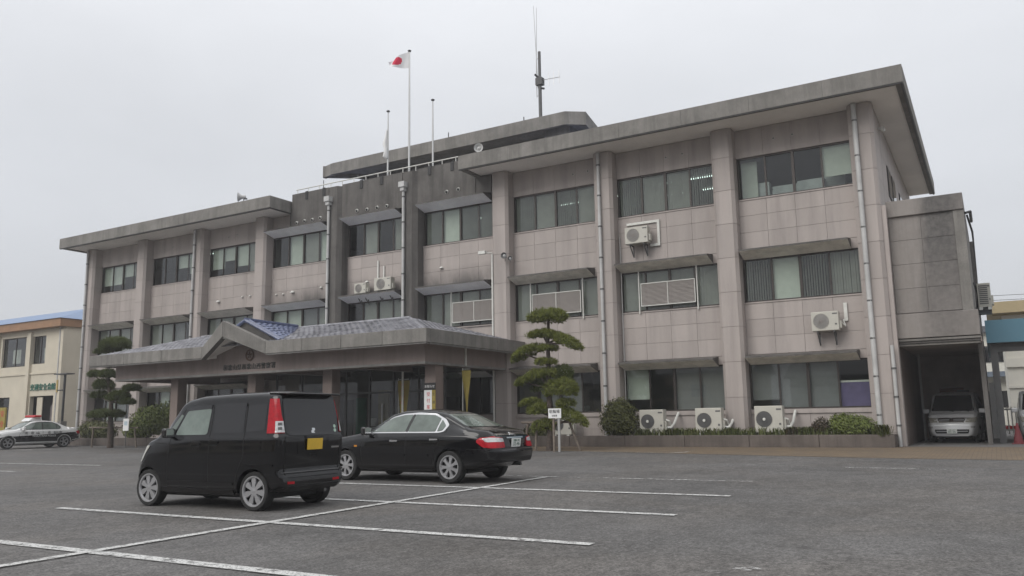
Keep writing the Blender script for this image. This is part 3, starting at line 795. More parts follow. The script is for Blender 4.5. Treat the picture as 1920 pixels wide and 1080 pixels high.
# ------------------------------------------------------------------ air conditioners
def ac_unit(loc, w, h, d, label, fan=(.34,.5,.3), wall=False, grille=None, hub=m_white, group=None):
    t = thing('air_conditioner', label, 'air conditioner', loc, group=group)
    q = MB(); q.box(-w/2,w/2,0,d,0,h); q.build('casing', m_acw, t, bevel=.02)
    fx, fz, fr = fan[0]*w-w/2, fan[1]*h, fan[2]*h
    q = MB(); q.lathe([(fr,.004),(fr*1.05,-.012),(fr*1.05,.004)], (fx,0,fz), 'y', 24, False); q.mat(1).lathe([(0,-.004),(fr,-.004),(fr,.003)], (fx,0,fz), 'y', 24); q.build('fan_recess', [m_acw, m_fanl if wall else m_fan], t)
    q = MB()
    for k in range(1,7): q.lathe([(fr*k/6.5,-.016),(fr*k/6.5+.006,-.012),(fr*k/6.5,-.008)], (fx,0,fz), 'y', 20, False)
    for k in range(8): a = PI*k/8; q.tube([(fx+fr*math.cos(a),-.012,fz+fr*math.sin(a)),(fx-fr*math.cos(a),-.012,fz-fr*math.sin(a))], .004, 4)
    q.build('fan_guard', m_steel if hub else m_louvre, t)
    if hub:
        q = MB(); q.lathe([(0,-.035),(.05,-.03),(.055,-.008)], (fx,0,fz), 'y', 12); q.build('hub', hub, t)
    q = MB(); q.box(w*.28,w*.46,-.006,.001,h*.84,h*.9); q.build('name_plate', m_steel, t)
    q = MB(); q.box(w*.36,w*.43,-.008,.001,h*.28,h*.36); q.build('panel_catch', m_steel, t)
    q = MB(); q.box(w/2-.005,w/2+.07,d*.3,d*.9,h*.12,h*.5); q.build('valve_cover', m_acw, t)
    if wall:
        for x in (-w*.3,w*.3):
            q = MB(); q.box(x-.02,x+.02,-.02,d+.12,-.06,-.01); q.xprism([(0,-.05),(.05,-.05),(d+.1,-.45),(d+.1,-.5)],x-.018,x+.018); q.box(x-.021,x+.021,d+.08,d+.125,-.5,-.055)
            q.build('bracket', m_steel, t)
    else:
        for x in (-w*.33,w*.33):
            q = MB(); q.box(x-.06,x+.06,-.02,d+.02,-.1,0); q.build('foot', m_white, t)
    return t
m_acw = plain('ivory_enamel', (.48,.465,.41), .45, var=.05, scale=3)
m_fan = plain('fan_dark', (.10,.10,.10), .6)
m_fanl = plain('fan_grey', (.27,.265,.25), .6)
gy = -.62
a1 = ac_unit((-11.35,gy,.50),.96,.88,.36,'ivory air conditioner in the planter beside the large round shrub')
a2 = ac_unit((-9.15,gy,.50),.98,.9,.36,'ivory air conditioner in the planter just left of a pillar, middle of the three')
a3 = ac_unit((-6.98,gy,.50),.98,.93,.36,'ivory air conditioner in the planter just right of a pillar')
for t, x in ((a1,-11.35),(a2,-9.15),(a3,-6.98)):
    q = MB(); q.tube([(.52,.2,.2),(.68,.25,.2),(.72,.5,.35),(.72,1.05,.75)], .05, 7); q.build('pipe', m_white, t, True)
    q = MB(); q.tube([(.5,.2,.5),(.62,.22,.45),(.66,.5,.1),(.7,.7,-.1)], .035, 7); q.build('pipe', m_white, t, True)
ac_unit((-15.35,-.3,.45),.9,.8,.36,'ivory air conditioner half hidden behind the pine tree')
w7 = ac_unit((-11.9,-.02,8.03),.98,.68,.34,'white wall mounted air conditioner framed by white pipe cover under third floor windows',(.36,.5,.38),True,hub=None)
q = MB(); q.box(-.6,.82,.5,.56,.88,.98); q.box(.72,.82,.49,.56,.0,.88); q.box(.4,.82,.48,.56,-.1,0.0); q.build('pipe_cover', m_white, w7)
w8 = ac_unit((-4.95,-.02,4.02),.92,.68,.34,'white wall mounted air conditioner under second floor windows near the right corner',(.36,.5,.38),True,hub=None)
q = MB(); q.box(.58,.70,.5,.56,.35,1.0); q.tube([(.5,.2,.3),(.62,.3,.15),(.55,.5,.4)], .03, 6); q.build('pipe_cover', m_white, w8)
ac_unit((-26.35,-.02,7.3),.72,.5,.3,'small white air conditioner left of a pair above the canopy roof',(.38,.5,.4),True,hub=None)
w5 = ac_unit((-24.95,-.02,7.33),1.02,.62,.32,'larger white air conditioner right of a pair above the canopy roof',(.4,.5,.4),True,hub=None)
q = MB(); q.box(-.74,-.66,.5,.56,-.1,1.6); q.box(-.36,-.29,.5,.56,.6,1.3); q.build('pipe_cover', m_white, w5)
aa = ac_unit((.0,5.0,5.0),.44,.92,.8,'grey air conditioner hung on the outer side of the annex, high right',(.5,.5,.01),False,hub=None)
q = MB()
for k in range(10): q.box(-.17,.12,-.014,0,.12+.075*k,.16+.075*k)
q.build('louvre', m_steel, aa)
q = MB(); q.box(-.3,.2,.05,.75,-.22,-.06); q.tube([(-.3,.3,-.1),(-.2,.2,.5),(-.3,.3,1.0)], .04, 6); q.build('bracket', m_dark, aa)

# ------------------------------------------------------------------ entrance canopy
CN = thing('entrance_canopy', 'concrete entrance canopy with a gabled front, blue tiled hip roof and police lettering', 'canopy', (-27.4,-3.3,0), world_coords=True)
XL, XR, YF, YB = -37.36, -17.4, -6.75, .5
G0, G1, GX, GY = -29.35, -25.5, -27.36, -7.37
def fascia_run(pts_bot, th=.26):
    pass
def seg(p0, p1, zb0, zb1, zt0, zt1, name='fascia_panel', th=(0,.26), g=.006):
    """one upright slab between two plan points; th = inward offset"""
    a, b_ = Vector(p0), Vector(p1); d = (b_-a).normalized(); a2, b2 = a+d*g, b_-d*g
    o = Vector(th)
    q = MB(); q.add([(a2.x,a2.y,zb0),(b2.x,b2.y,zb1),(b2.x+o.x,b2.y+o.y,zb1),(a2.x+o.x,a2.y+o.y,zb0),(a2.x,a2.y,zt0),(b2.x,b2.y,zt1),(b2.x+o.x,b2.y+o.y,zt1),(a2.x+o.x,a2.y+o.y,zt0)],
        [(0,3,2,1),(4,5,6,7),(0,1,5,4),(1,2,6,5),(2,3,7,6),(3,0,4,7)])
    return q.build(name, m_conc, CN, bevel=.015)
zb, zt = 3.90, 4.41
def run(x0, x1, n):
    for k in range(n): seg((x0+(x1-x0)*k/n,YF),(x0+(x1-x0)*(k+1)/n,YF),zb,zb,zt,zt)
run(XL, G0, 3); run(G1, XR, 4)
seg((G0,YF),(GX,GY),zb-.05,4.66,zt-.05,5.33); seg((GX,GY),(G1,YF),4.66,zb+.0,5.33,zt+.0)
for k in range(3):
    L = (YB-YF-.26)/3
    for X, th in ((XR,(-.26,0)),(XL,(.26,0))): seg((X,YF+.26+L*k),(X,YF+.26+L*(k+1)),zb,zb,zt,zt,th=th)
# thin drip below fascia
q = MB(); q.box(XL+.05,G0,YF+.04,YF+.12,zb-.05,zb-.003); q.box(G1,XR-.05,YF+.04,YF+.12,zb-.05,zb-.003); q.box(XR-.12,XR-.04,YF+.3,YB,zb-.05,zb-.003); q.build('drip_edge', m_concl, CN)
# soffit
q = MB(); q.box(XL+.26,G0-.1,YF+.26,YB,3.95,4.08); q.box(G1+.1,XR-.26,YF+.26,YB,3.95,4.08); q.box(G0-.1,G1+.1,-5.8,YB,3.95,4.08); q.build('soffit', m_soffit, CN)
# gable soffit, two sloped planes running back to the beam wall
q = MB()
yw = -5.86
q.add([(G0+.02,YF+.1,zb),(GX,GY+.1,4.68),(GX,yw,4.68),(G0-.62,yw,zb+.02),(G0-.6,YF+.26,zb+.05)], [(0,1,2,3,4)])
q.add([(G1-.02,YF+.1,zb),(GX,GY+.1,4.68),(GX,yw,4.68),(G1+.62,yw,zb+.02),(G1+.6,YF+.26,zb+.05)], [(4,3,2,1,0)])
q.build('gable_soffit', m_soffit, CN, fix=False)
q = MB(); q.box(GX-.08,GX+.08,GY+.2,yw,4.58,4.67); q.box(GX-.1,GX+.1,GY+.12,GY+.24,4.6,4.7); q.build('gable_ridge_beam', m_white, CN)
# beam
bz0, bz1 = 3.19, 3.95
BXL, BXR = -36.55, -18.12
q = MB(); q.box(BXL,BXR,-5.85,-5.35,bz0,bz1); q.box(BXR-.5,BXR,-5.35,-.02,bz0+.001,bz1); q.box(BXL,BXL+.5,-5.35,-.02,bz0+.001,bz1); q.build('beam', m_tilep, CN) if False else None
m_tilep = tile_mat('pink_render', (.25,.20,.182), False)
q = MB(); q.box(BXL,BXR,-5.85,-5.35,bz0,bz1); q.box(BXR-.5,BXR,-5.348,-.02,bz0+.002,bz1); q.box(BXL,BXL+.5,-5.348,-.02,bz0+.002,bz1); q.build('beam', m_tilep, CN)
q = MB(); q.box(BXL-.015,BXR+.015,-5.87,-5.852,bz0,bz0+.09); q.box(BXR+.002,BXR+.02,-5.85,-.02,bz0,bz0+.09); q.build('beam_edge', m_concl, CN)
q = MB(); q.yprism([(GX-2.6,bz1+.002),(GX+2.5,bz1+.002),(GX,4.98)], -5.84, -5.5); q.build('gable_wall', m_tilep, CN)
q = MB(); q.box(BXL+.5,BXR-.5,-5.35,.0,3.55,3.62); q.build('ceiling', m_brown_ceil, CN)
for x in (-31.8,-27.2,-22.6):
    q = MB(); q.box(x,x+.35,-5.3,.0,3.25,3.55); q.build('ceiling_beam', m_tilep, CN)
q = MB(); q.box(BXR-.005,BXR+.05,-3.2,-3.12,bz0+.05,bz1-.02); q.build('conduit', m_white, CN)
# pillars
for x in (-33.5,-28.36,-23.93,-18.72):
    q = MB(); q.box(x,x+.52,-5.06,-4.54,0,bz0+.36); q.build('column', m_colbrown, CN, bevel=.03)
# hip roof of blue tiles: ridge at y=-3.1
def tile_slope(pa, pb, pc, pd, n, name='tile_course', thick=.035, tmat=None):
    """courses between eave edge pa-pb and ridge edge pd-pc"""
    pa, pb, pc, pd = map(Vector, (pa,pb,pc,pd))
    for k in range(n):
        t0, t1 = k/n, (k+1)/n+.02
        a, b_ = pa.lerp(pd,t0), pb.lerp(pc,t0); c, d = pb.lerp(pc,min(t1,1)), pa.lerp(pd,min(t1,1))
        nrm = (b_-a).cross(d-a).normalized()
        if nrm.z < 0: nrm = -nrm
        L = (b_-a).length; cols = max(1,int(L/.3)); q = MB(); N = cols*4
        top0 = []; vs = []
        for i in range(N+1):
            u = i/N; wv = .018*math.cos(2*PI*u*cols)+rnd.uniform(-.004,.004)
            p0 = a.lerp(b_,u)+nrm*(thick+wv); p1 = d.lerp(c,u)+nrm*(.004+wv); pl_ = a.lerp(b_,u)-nrm*.02
            vs += [tuple(pl_), tuple(p0), tuple(p1)]
        fs = []
        for i in range(N):
            o = i*3; fs += [(o,o+3,o+4,o+1),(o+1,o+4,o+5,o+2)]
        q.add(vs, fs); q.build(name, tmat or m_greytile, CN, fix=False)
zr, ry, hx = 5.37, -3.12, 3.5
E0, E1, EZ = XL+.24, XR-.24, 4.38
tile_slope((E0,YF+.24,EZ),(E1,YF+.24,EZ),(XR-hx,ry,zr),(XL+hx,ry,zr), 11)
tile_slope((E1,YF+.24,EZ),(E1,YB,EZ),(XR-hx,ry+.01,zr),(XR-hx,ry,zr), 11)
tile_slope((E0,YB,EZ),(E0,YF+.24,EZ),(XL+hx,ry,zr),(XL+hx,ry+.01,zr), 11)
tile_slope((E1,YB,EZ),(E0,YB,EZ),(XL+hx,ry,zr),(XR-hx,ry,zr), 9)
q = MB(); q.tube([(XL+hx,ry,zr+.02),(XR-hx,ry,zr+.02)], .07, 8); q.tube([(E1,YF+.24,EZ),(XR-hx,ry,zr)], .06, 8); q.tube([(E0,YF+.24,EZ),(XL+hx,ry,zr)], .06, 8); q.build('ridge_tile', m_greytile, CN, True)
# small gable roof behind the peak
gy0, gy1, gz1 = -6.15, -3.12, 5.44
for s_ in (-1, 1):
    pe = (GX+s_*2.05, gy0, 4.50); pi_ = (GX+s_*.35, gy1+.2, 5.3)
    tile_slope((GX+s_*2.05,gy0,4.5),(GX+s_*1.15,-4.45,4.98),(GX,gy1,gz1),(GX,gy0,gz1), 7, tmat=m_bluetile)
    q = MB(); q.tube([(GX+s_*2.1,gy0-.02,4.5),(GX,gy0-.02,gz1+.02)], .075, 8); q.tube([(GX+s_*2.1,gy0+.12,4.54),(GX,gy0+.12,gz1+.07)], .05, 8); q.tube([(GX+s_*2.05,gy0+.1,4.5),(GX+s_*.2,gy1-.2,5.36)], .05, 7); q.build('verge_tile', m_bluetile2, CN, True)
q = MB(); q.tube([(GX,gy0-.05,gz1+.05),(GX,gy1,gz1+.03)], .085, 8); q.build('ridge_tile', m_bluetile2, CN, True)
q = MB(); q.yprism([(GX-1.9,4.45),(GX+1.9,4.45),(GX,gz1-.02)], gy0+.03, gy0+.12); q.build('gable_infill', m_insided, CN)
# lettering on the beam
name_ = '和歌山県和歌山西警察署'
lx0, lx1 = -28.85, -25.95
for k, ch in enumerate(name_):
    x = lx0+(lx1-lx0)*k/(len(name_)-1)
    lettering('letter', ch, .27, m_letter, CN, W(CN,(x,-5.865,3.49)), extrude=.018)
# emblem: five petalled star in a ring (plain police crest)
em = MB(); em.lathe([(.19,-.02),(.245,-.03),(.25,0),(.19,0)], axis='y', n=24, cap=False)
for k in range(5):
    a = PI/2+2*PI*k/5; b1_, b2_ = a-.42, a+.42
    em.add([(0,-.06,0),(.09*math.cos(b1_),-.02,.09*math.sin(b1_)),(.21*math.cos(a),-.02,.21*math.sin(a)),(.09*math.cos(b2_),-.02,.09*math.sin(b2_))], [(0,1,2),(0,2,3)])
o = em.build('emblem', m_brass, CN); o.location = W(CN,(-27.35,-5.87,3.99)); 
for v in o.data.vertices: v.co += Vector(ORG[CN.name])
o['label'] = 'round bronze crest with a five pointed star above the lettering'

# entrance lobby under the canopy
LB = thing('entrance_lobby', 'dark glazed entrance lobby in the shade below the canopy', 'entrance', (-24.5,-.5,0), world_coords=True)
lx = [-30.6,-28.9,-27.5,-26.1,-24.7,-23.3,-21.9,-20.5]
q = MB()
for x in lx: q.box(x-.035,x+.035,-1.2,-1.1,0,3.5)
q.box(lx[0],lx[-1],-1.195,-1.105,2.35,2.43); q.box(lx[0],lx[-1],-1.195,-1.105,3.42,3.5); q.box(lx[0],lx[-1],-1.195,-1.105,.0,.08); q.build('frame', m_steel, LB)
for a, b_ in zip(lx[:-1], lx[1:]):
    q = MB(); q.box(a+.04,b_-.04,-1.16,-1.15,.08,2.35); q.build('pane', m_dglass, LB)
    q = MB(); q.box(a+.04,b_-.04,-1.16,-1.15,2.43,3.42); q.build('pane', m_dglass, LB)
q = MB(); q.box(lx[-1]-.03,lx[-1]+.03,-1.1,.5,0,3.5); q.build('side_frame', m_dglass, LB)
q = MB(); q.box(lx[0],lx[-1],-1.2,.6,3.5,3.54); q.build('lobby_roof', m_brown_ceil, LB)
q = MB(); q.box(lx[0],lx[-1],.40,.50,0,3.45); q.build('inner_wall', m_inside, LB)
q = MB(); q.box(lx[0],lx[-1],-1.09,.39,.01,.05); q.build('lobby_floor', m_conc, LB)
for x in (-29.9,-27.9,-23.0,-21.6):
    q = MB(); q.box(x,x+.9,.33,.39,.06,2.15); q.build('inner_door', m_insided, LB)
for x in (-28.4,-24.2,-22.3):
    q = MB(); q.box(x,x+.42,.36,.395,1.2,1.8); q.build('poster', m_wcloth, LB)
q = MB(); q.box(-26.0,-25.4,-.6,-.5,.5,2.2); q.build('notice_panel', m_gposter, LB)
for x in (-29.6,-27.0,-23.9): 
    q = MB(); q.box(x,x+.03,-1.26,-1.22,.9,1.9); q.build('door_handle', m_alu, LB)
q = MB(); q.box(-24.4,-23.8,-.9,-.8,.9,2.5); q.build('banner_sheet', m_yellow, LB)
q = MB(); q.box(-24.9,-24.55,-.9,-.8,.9,1.25); q.build('notice_paper', m_wcloth, LB)
# wall of the ground floor behind (bays 3 to 5)
for x0, x1 in ((P[3]+.4,-30.6),(-20.5,P[6]-.4)):
    slab(x0, x1, .6, .85, 0, 3.04, 'ground_floor_wall', m_tile) if x0 < -30 else None
# banners and boards by the columns
def banner(x, y, label, mat, w=.5, h=1.7, z=1.0, curl=.0, text=None, tm=None, bend=1):
    t = thing('banner', label, 'banner', (x,y,0))
    q = MB(); q.tube([(0,0,0),(0,0,z+h+.1)], .016, 6); q.tube([(0,0,z+h+.05),(w*bend,0,z+h+.05)], .01, 5); q.build('pole', m_white, t)
    q = MB(); N = 10; vs = []; fs = []
    for i in range(N+1):
        v = i/N
        for k in range(3):
            u = k/2; vs.append((bend*(u*w*(1-curl*(1-v)))+bend*curl*.5*(1-v)*.4, .06*math.sin(v*5+u*3), z+h*v))
    for i in range(N):
        for k in range(2): a = i*3+k; fs.append((a,a+1,a+4,a+3))
    q.add(vs, fs); q.build('cloth', mat, t, True, fix=False)
    if text:
        for k, ch in enumerate(text): 
            o = lettering('letter', ch, .2, tm, t, (bend*w*.5,-.07,z+h-.22-.24*k), extrude=.004)
    return t
banner(-18.9,-4.3,'orange cloth banner hanging left of the right canopy column',m_orange,.32,1.9,.95,.1,'交通安全',m_red,-1)
banner(-17.75,-3.9,'long yellow banner curling in the wind right of the canopy column',m_yellow,.34,2.1,.9,.82)
banner(-21.9,-2.6,'dim yellow banner in front of the lobby glass',m_yellow,.55,2.1,.7,.3,'安全運転',m_red)
t = thing('notice_board', 'narrow white and yellow notice sheet with dark header on the right canopy column', 'notice', (-18.46,-5.075,0))
q = MB(); q.box(-.26,.1,-.012,.012,.75,2.25); q.build('white_sheet', m_wcloth, t)
q = MB(); q.box(.1,.26,-.012,.012,.75,2.25); q.build('yellow_sheet', m_yellow, t)
q = MB(); q.box(-.26,.26,-.02,.012,2.25,2.52); q.build('header', m_black, t)
for k, ch in enumerate('受付案内'): lettering('letter', ch, .17, m_red, t, (-.06,-.014,2.08-.24*k), extrude=.002)
for k, ch in enumerate('交通安全'): lettering('letter', ch, .13, m_black, t, (.18,-.014,2.08-.3*k), extrude=.002)
lettering('letter', 'お知らせ', .12, m_wcloth, t, (0,-.022,2.38), extrude=.002)
q = MB(); q.tube([(0,0,0),(0,0,3.1)], .045, 8); o = q.build('white_post', m_white); o.location = (-20.9,-3.6,0); tag(o, 'slim white post standing under the canopy left of its right column', 'post')

# ------------------------------------------------------------------ planter
PL = thing('planter', 'low dark stone planter wall along the right wing of the station', 'planter', (-9,-.9,0), world_coords=True)
def coping(x0, x1, y0, y1, n, h=.42):
    for k in range(n):
        a, b_ = x0+(x1-x0)*k/n, x0+(x1-x0)*(k+1)/n
        q = MB(); q.box(a+.005,b_-.005,y0,y1,0,h); q.build('stone_block', m_planter, PL, bevel=.015)
coping(-17.0,-2.92,-1.0,-.78,6)
q = MB(); q.box(-3.12,-2.92,-.77,.0,0,.42); q.build('stone_block', m_planter, PL, bevel=.015)
q = MB(); q.box(-17,-3.13,-.78,.5,.0,.36); q.build('soil', m_soil, PL)
PL2 = thing('planter', 'low dark stone planter wall along the left wing behind the trimmed pine', 'planter', (-41,-1.4,0), world_coords=True)
for k in range(9):
    a = -48.4+1.5*k; q = MB(); q.box(a+.005,a+1.495,-1.9,-1.68,0,.42); q.build('stone_block', m_planter, PL2, bevel=.015)
q = MB(); q.box(-48.4,-34.9,-1.68,.5,0,.36); q.build('soil', m_soil, PL2)

# ------------------------------------------------------------------ plants
def blades(parent, name, n, area, h0, h1, mat, w=.018, lean=.5, z0=.36, seed=1):
    rg = random.Random(seed); q = MB()
    for _ in range(n):
        x, y = area(rg); h = rg.uniform(h0,h1); a = rg.uniform(0,2*PI); l = rg.uniform(.2,lean)*h
        dx, dy = math.cos(a)*l, math.sin(a)*l; px, py = -math.sin(a)*w, math.cos(a)*w
        q.add([(x-px,y-py,z0),(x+px,y+py,z0),(x+dx*.4+px,y+dy*.4+py,z0+h*.7),(x+dx*.4-px,y+dy*.4-py,z0+h*.7),(x+dx,y+dy,z0+h*(1-.25*lean))], [(0,1,2,3),(3,2,4)])
    return q.build(name, mat, parent, fix=False)
def garea(rg):
    while True:
        x = rg.uniform(-12.0,-3.4); y = rg.uniform(-.76,-.3)
        if rg.random() < (.35+.65*abs(math.sin(x*2.1+1)*math.sin(x*.9))): return x, y
o = blades(None,'planter_grass',2600,garea,.14,.42,m_grass); o['kind'] = 'stuff'
def clump(x, y, n, h, label, z0=.36, mat=None, seed=2):
    t = thing('grass_clump', label, 'plant', (x,y,0))
    def ar(rg): a = rg.uniform(0,2*PI); r = rg.uniform(0,.22); return r*math.cos(a), r*math.sin(a)
    blades(t,'blade_tuft',n,ar,h*.6,h,mat or m_grass,.016,1.1,z0,seed); return t
clump(-3.25,-.86,170,.55,'arching grass clump spilling over the planter corner at the right end')
clump(-10.35,-.6,120,.42,'strappy grass tuft between two planter air conditioners',seed=5)
clump(-6.2,-.6,120,.45,'grass tuft with reddish blades right of the rightmost planter air conditioner',mat=m_shrubr,seed=6)
def foliage(name, parent, lobes, n, mat, size=.06, seed=1):
    """leaf sized quads spread in the shell of several lobes (cx,cy,cz,rx,ry,rz)"""
    rg = random.Random(seed); q = MB()
    wts = [l[3]*l[4]+l[3]*l[5]+l[4]*l[5] for l in lobes]
    for _ in range(n):
        l = rg.choices(lobes, wts)[0]
        z = rg.uniform(-1,1); a = rg.uniform(0,2*PI); s = math.sqrt(1-z*z); r = rg.uniform(.62,1.04)*(1+.1*math.sin(a*5+z*7)+.07*math.sin(a*11+z*13))
        d = Vector((s*math.cos(a),s*math.sin(a),z)); c = Vector((l[0]+d.x*l[3]*r, l[1]+d.y*l[4]*r, l[2]+d.z*l[5]*r))
        if c.z < l[2]-l[5]*.95: continue
        nrm = (d+Vector((rg.gauss(0,.5),rg.gauss(0,.5),rg.gauss(0,.5)+.3))).normalized()
        t1 = nrm.cross(Vector((rg.random(),rg.random(),rg.random()))).normalized(); t2 = nrm.cross(t1)
        k = size*rg.uniform(.6,1.35)
        q.add([tuple(c-t1*k),tuple(c+t2*k*.45),tuple(c+t1*k),tuple(c-t2*k*.45)], [(0,1,2,3)])
    return q.build(name, mat, parent, fix=False)
def shrub(x, y, lobes, n, mat, label, size=.05, seed=1, z0=.36, core=True):
    t = thing('shrub', label, 'shrub', (x,y,0))
    foliage('foliage', t, [(l[0],l[1],l[2]+z0,*l[3:]) for l in lobes], n, mat, size, seed)
    q = MB(); rg = random.Random(seed+9)
    for k in range(7):
        a = rg.uniform(0,2*PI); l = rg.choice(lobes)
        q.tube([(rg.uniform(-.05,.05),rg.uniform(-.05,.05),z0-.03),(l[0]*.5+.2*math.cos(a)*l[3],.5*l[1]+.2*math.sin(a)*l[4],z0+l[2]*.6),(l[0]+.6*math.cos(a)*l[3],l[1]+.6*math.sin(a)*l[4],z0+l[2]+l[5]*.4)], [.02,.015,.006], 5)
    q.build('stem', m_bark, t); return t
shrub(-12.75,-.45,[(0,0,.75,.78,.6,.72),(.25,-.1,.5,.62,.5,.5),(-.2,.05,.55,.62,.5,.5),(.05,-.05,1.05,.5,.45,.42)],9000,m_shrub,'large rounded olive green shrub in the planter beside the downpipe',.05,3)
shrub(-4.3,-.5,[(0,0,.36,.72,.45,.40),(.3,0,.3,.55,.4,.33),(-.25,0,.42,.45,.4,.36)],6500,m_shrubg,'low mounded bright green shrub near the right end of the planter',.045,4)
shrub(-5.25,-.45,[(0,0,.32,.30,.3,.34),(-.12,.1,.25,.25,.25,.26)],1600,m_shrubr,'small brownish shrub left of the bright mounded one',.04,5)
shrub(-18.6,-1.6,[(0,0,.3,.8,.5,.42),(.9,.1,.2,.6,.45,.32),(-.7,0,.35,.5,.4,.4)],3600,m_shrub,'low dark shrub beside the pillar right of the canopy',.06,6,.0)
shrub(-16.6,-.4,[(0,0,.2,.5,.35,.32),(.5,0,.2,.4,.3,.3)],1600,m_shrub,'small dark shrub in the planter behind the black sedan',.05,16)
shrub(-40.2,-1.3,[(0,0,.9,1.2,.7,.85),(1.1,0,1.05,1.0,.7,.85),(-.9,-.1,.5,.8,.6,.55),(2.0,.1,1.25,.8,.6,.85)],9500,m_shrubg,'wide bushy green shrub between the left pine and the canopy column',.075,7)
shrub(-40.7,-.9,[(0,0,1.15,.8,.5,.36),(.9,0,1.2,.55,.5,.32)],2800,m_needled,'dark trimmed shrub rising behind the bushy one left of the canopy column',.06,8)
shrub(-44.7,-1.2,[(0,0,.5,1.0,.6,.6),(-1.0,0,.5,.7,.6,.55),(.8,0,.4,.7,.5,.45)],4500,m_shrub,'dark hedge shrub at the foot of the left corner of the station',.07,9)
def pad(parent, c, rx, ry, rz, mat, n=None, seed=1, L=.13, tilt=0):
    rg = random.Random(seed); q = MB(); n = n or int(620*(rx*ry+.6*rx*rz+.6*ry*rz)*3.2)
    for _ in range(n):
        z = rg.uniform(-.55,1); a = rg.uniform(0,2*PI); s = math.sqrt(1-z*z); r = rg.uniform(.7,1.0)*(1+.13*math.sin(3*a+seed)+.08*math.sin(7*a+2*seed))
        d = Vector((s*math.cos(a),s*math.sin(a),z))
        p = Vector((c[0]+d.x*rx*r, c[1]+d.y*ry*r, c[2]+d.z*rz*r + tilt*d.x*rx*r))
        ax = (d*.7+Vector((rg.gauss(0,.35),rg.gauss(0,.35),.75+rg.gauss(0,.25)))).normalized()
        t1 = ax.cross(Vector((rg.random()+.01,rg.random(),rg.random()))).normalized(); t2 = ax.cross(t1)
        for k in range(5):
            b = 2*PI*k/5+rg.random(); o = t1*math.cos(b)+t2*math.sin(b)
            tip = p+(ax*.8+o*.65)*L*rg.uniform(.7,1.2); w = t1*math.sin(b)*-.011+t2*math.cos(b)*.011
            q.add([tuple(p-w),tuple(p+w),tuple(tip)], [(0,1,2)])
    return q.build('foliage_pad', mat, parent, fix=False)
def pine(x, y, label, trunk, pads, mats, z0=0., L=.13, tr=(.14,.05), fat=1.):
    t = thing('pine_tree', label, 'tree', (x,y,z0))
    q = MB(); n = len(trunk)
    q.tube(trunk, [tr[0]+(tr[1]-tr[0])*i/(n-1) for i in range(n)], 10)
    tr_ = q.build('trunk', m_bark, t, True)
    for i, (px, py, pz, rx, ry, rz, mi, tl) in enumerate(pads):
        # limb from trunk to pad
        zz = pz-.12-abs(px)*.15; base = min(trunk, key=lambda p: abs(p[2]-zz))
        q = MB(); q.tube([base,((base[0]+px)/2,(base[1]+py)/2,(base[2]+pz-.12)/2+.04),(px,py,pz-rz*.25)], [.05,.038,.02], 6); q.build('limb', m_bark, t, True)
        pad(t, (px,py,pz), rx*fat, ry*fat, rz*1.0*fat, mats[mi], None, i*7+3, L, tl)
    return t
# right pine (foot at -13.75,-4.3).  pads: offset x, y, z, radii, material, tilt
# offsets follow the facade axis, image width there is about 44 px per metre
pine(-13.75,-4.3,'tall cloud pruned pine with bright green pads standing right of the canopy',
 [(-.05,0,0),(.01,0,.8),(0.02,.02,1.2),(-.04,0,2.2),(-.02,0,3.1),(-.03,0,3.8),(.02,0,4.7)],
 [(.04,0,4.73,.56,.47,.24,0,0),(-.22,0,4.12,.43,.36,.14,0,0),(.35,.05,4.0,.35,.3,.13,0,-.3),(.73,0,3.79,.43,.36,.19,0,-.45),(-.94,0,3.49,.46,.38,.17,0,.4),(-.08,0,3.6,.30,.26,.11,0,0),
  (-.15,0,3.12,.32,.27,.11,0,0),(-.35,0,2.65,.46,.38,.18,0,.1),(-1.0,0,2.46,.28,.24,.13,0,.3),(.4,.3,2.7,.30,.26,.24,1,0),(.51,0,2.12,.48,.4,.31,0,0),(-.45,.3,2.23,.30,.26,.22,1,0),
  (-.8,0,1.68,.31,.26,.12,0,.1),(-.44,0,1.41,.38,.32,.2,0,0),(.61,0,1.62,.28,.24,.13,0,0),(.8,0,1.16,.46,.38,.2,0,-.4),(-.27,0,.83,.33,.28,.2,0,.1)],
 [m_needle, m_needled], gz(-4.3), .12, (.14,.05), 1.3)
pine(-38.95,-4.3,'dark cloud pruned pine in front of the left wing, its top above the canopy eave',
 [(0,0,0),(-.05,0,.9),(-.1,0,1.5),(-.14,0,2.3),(-.4,0,3.05),(-.6,0,3.9),(-.2,0,5.0)],
 [(0,0,5.24,.80,.66,.36,0,0),(-1.2,0,4.95,.42,.35,.15,0,.1),(-.5,.1,5.0,.5,.4,.2,0,0),(-1.66,0,3.75,.42,.35,.2,0,0),(-.59,0,3.7,.46,.4,.27,1,0),(-.85,0,3.14,.55,.46,.33,1,0),(-1.11,0,2.65,.45,.38,.22,1,0),
  (.5,0,2.53,.60,.5,.32,1,0),(1.2,0,2.25,.42,.36,.18,1,0),(1.51,0,2.93,.46,.38,.21,1,0),(-.51,0,1.66,.95,.78,.25,1,0)],
 [m_needled, m_needled], gz(-4.3), .15, (.16,.06))
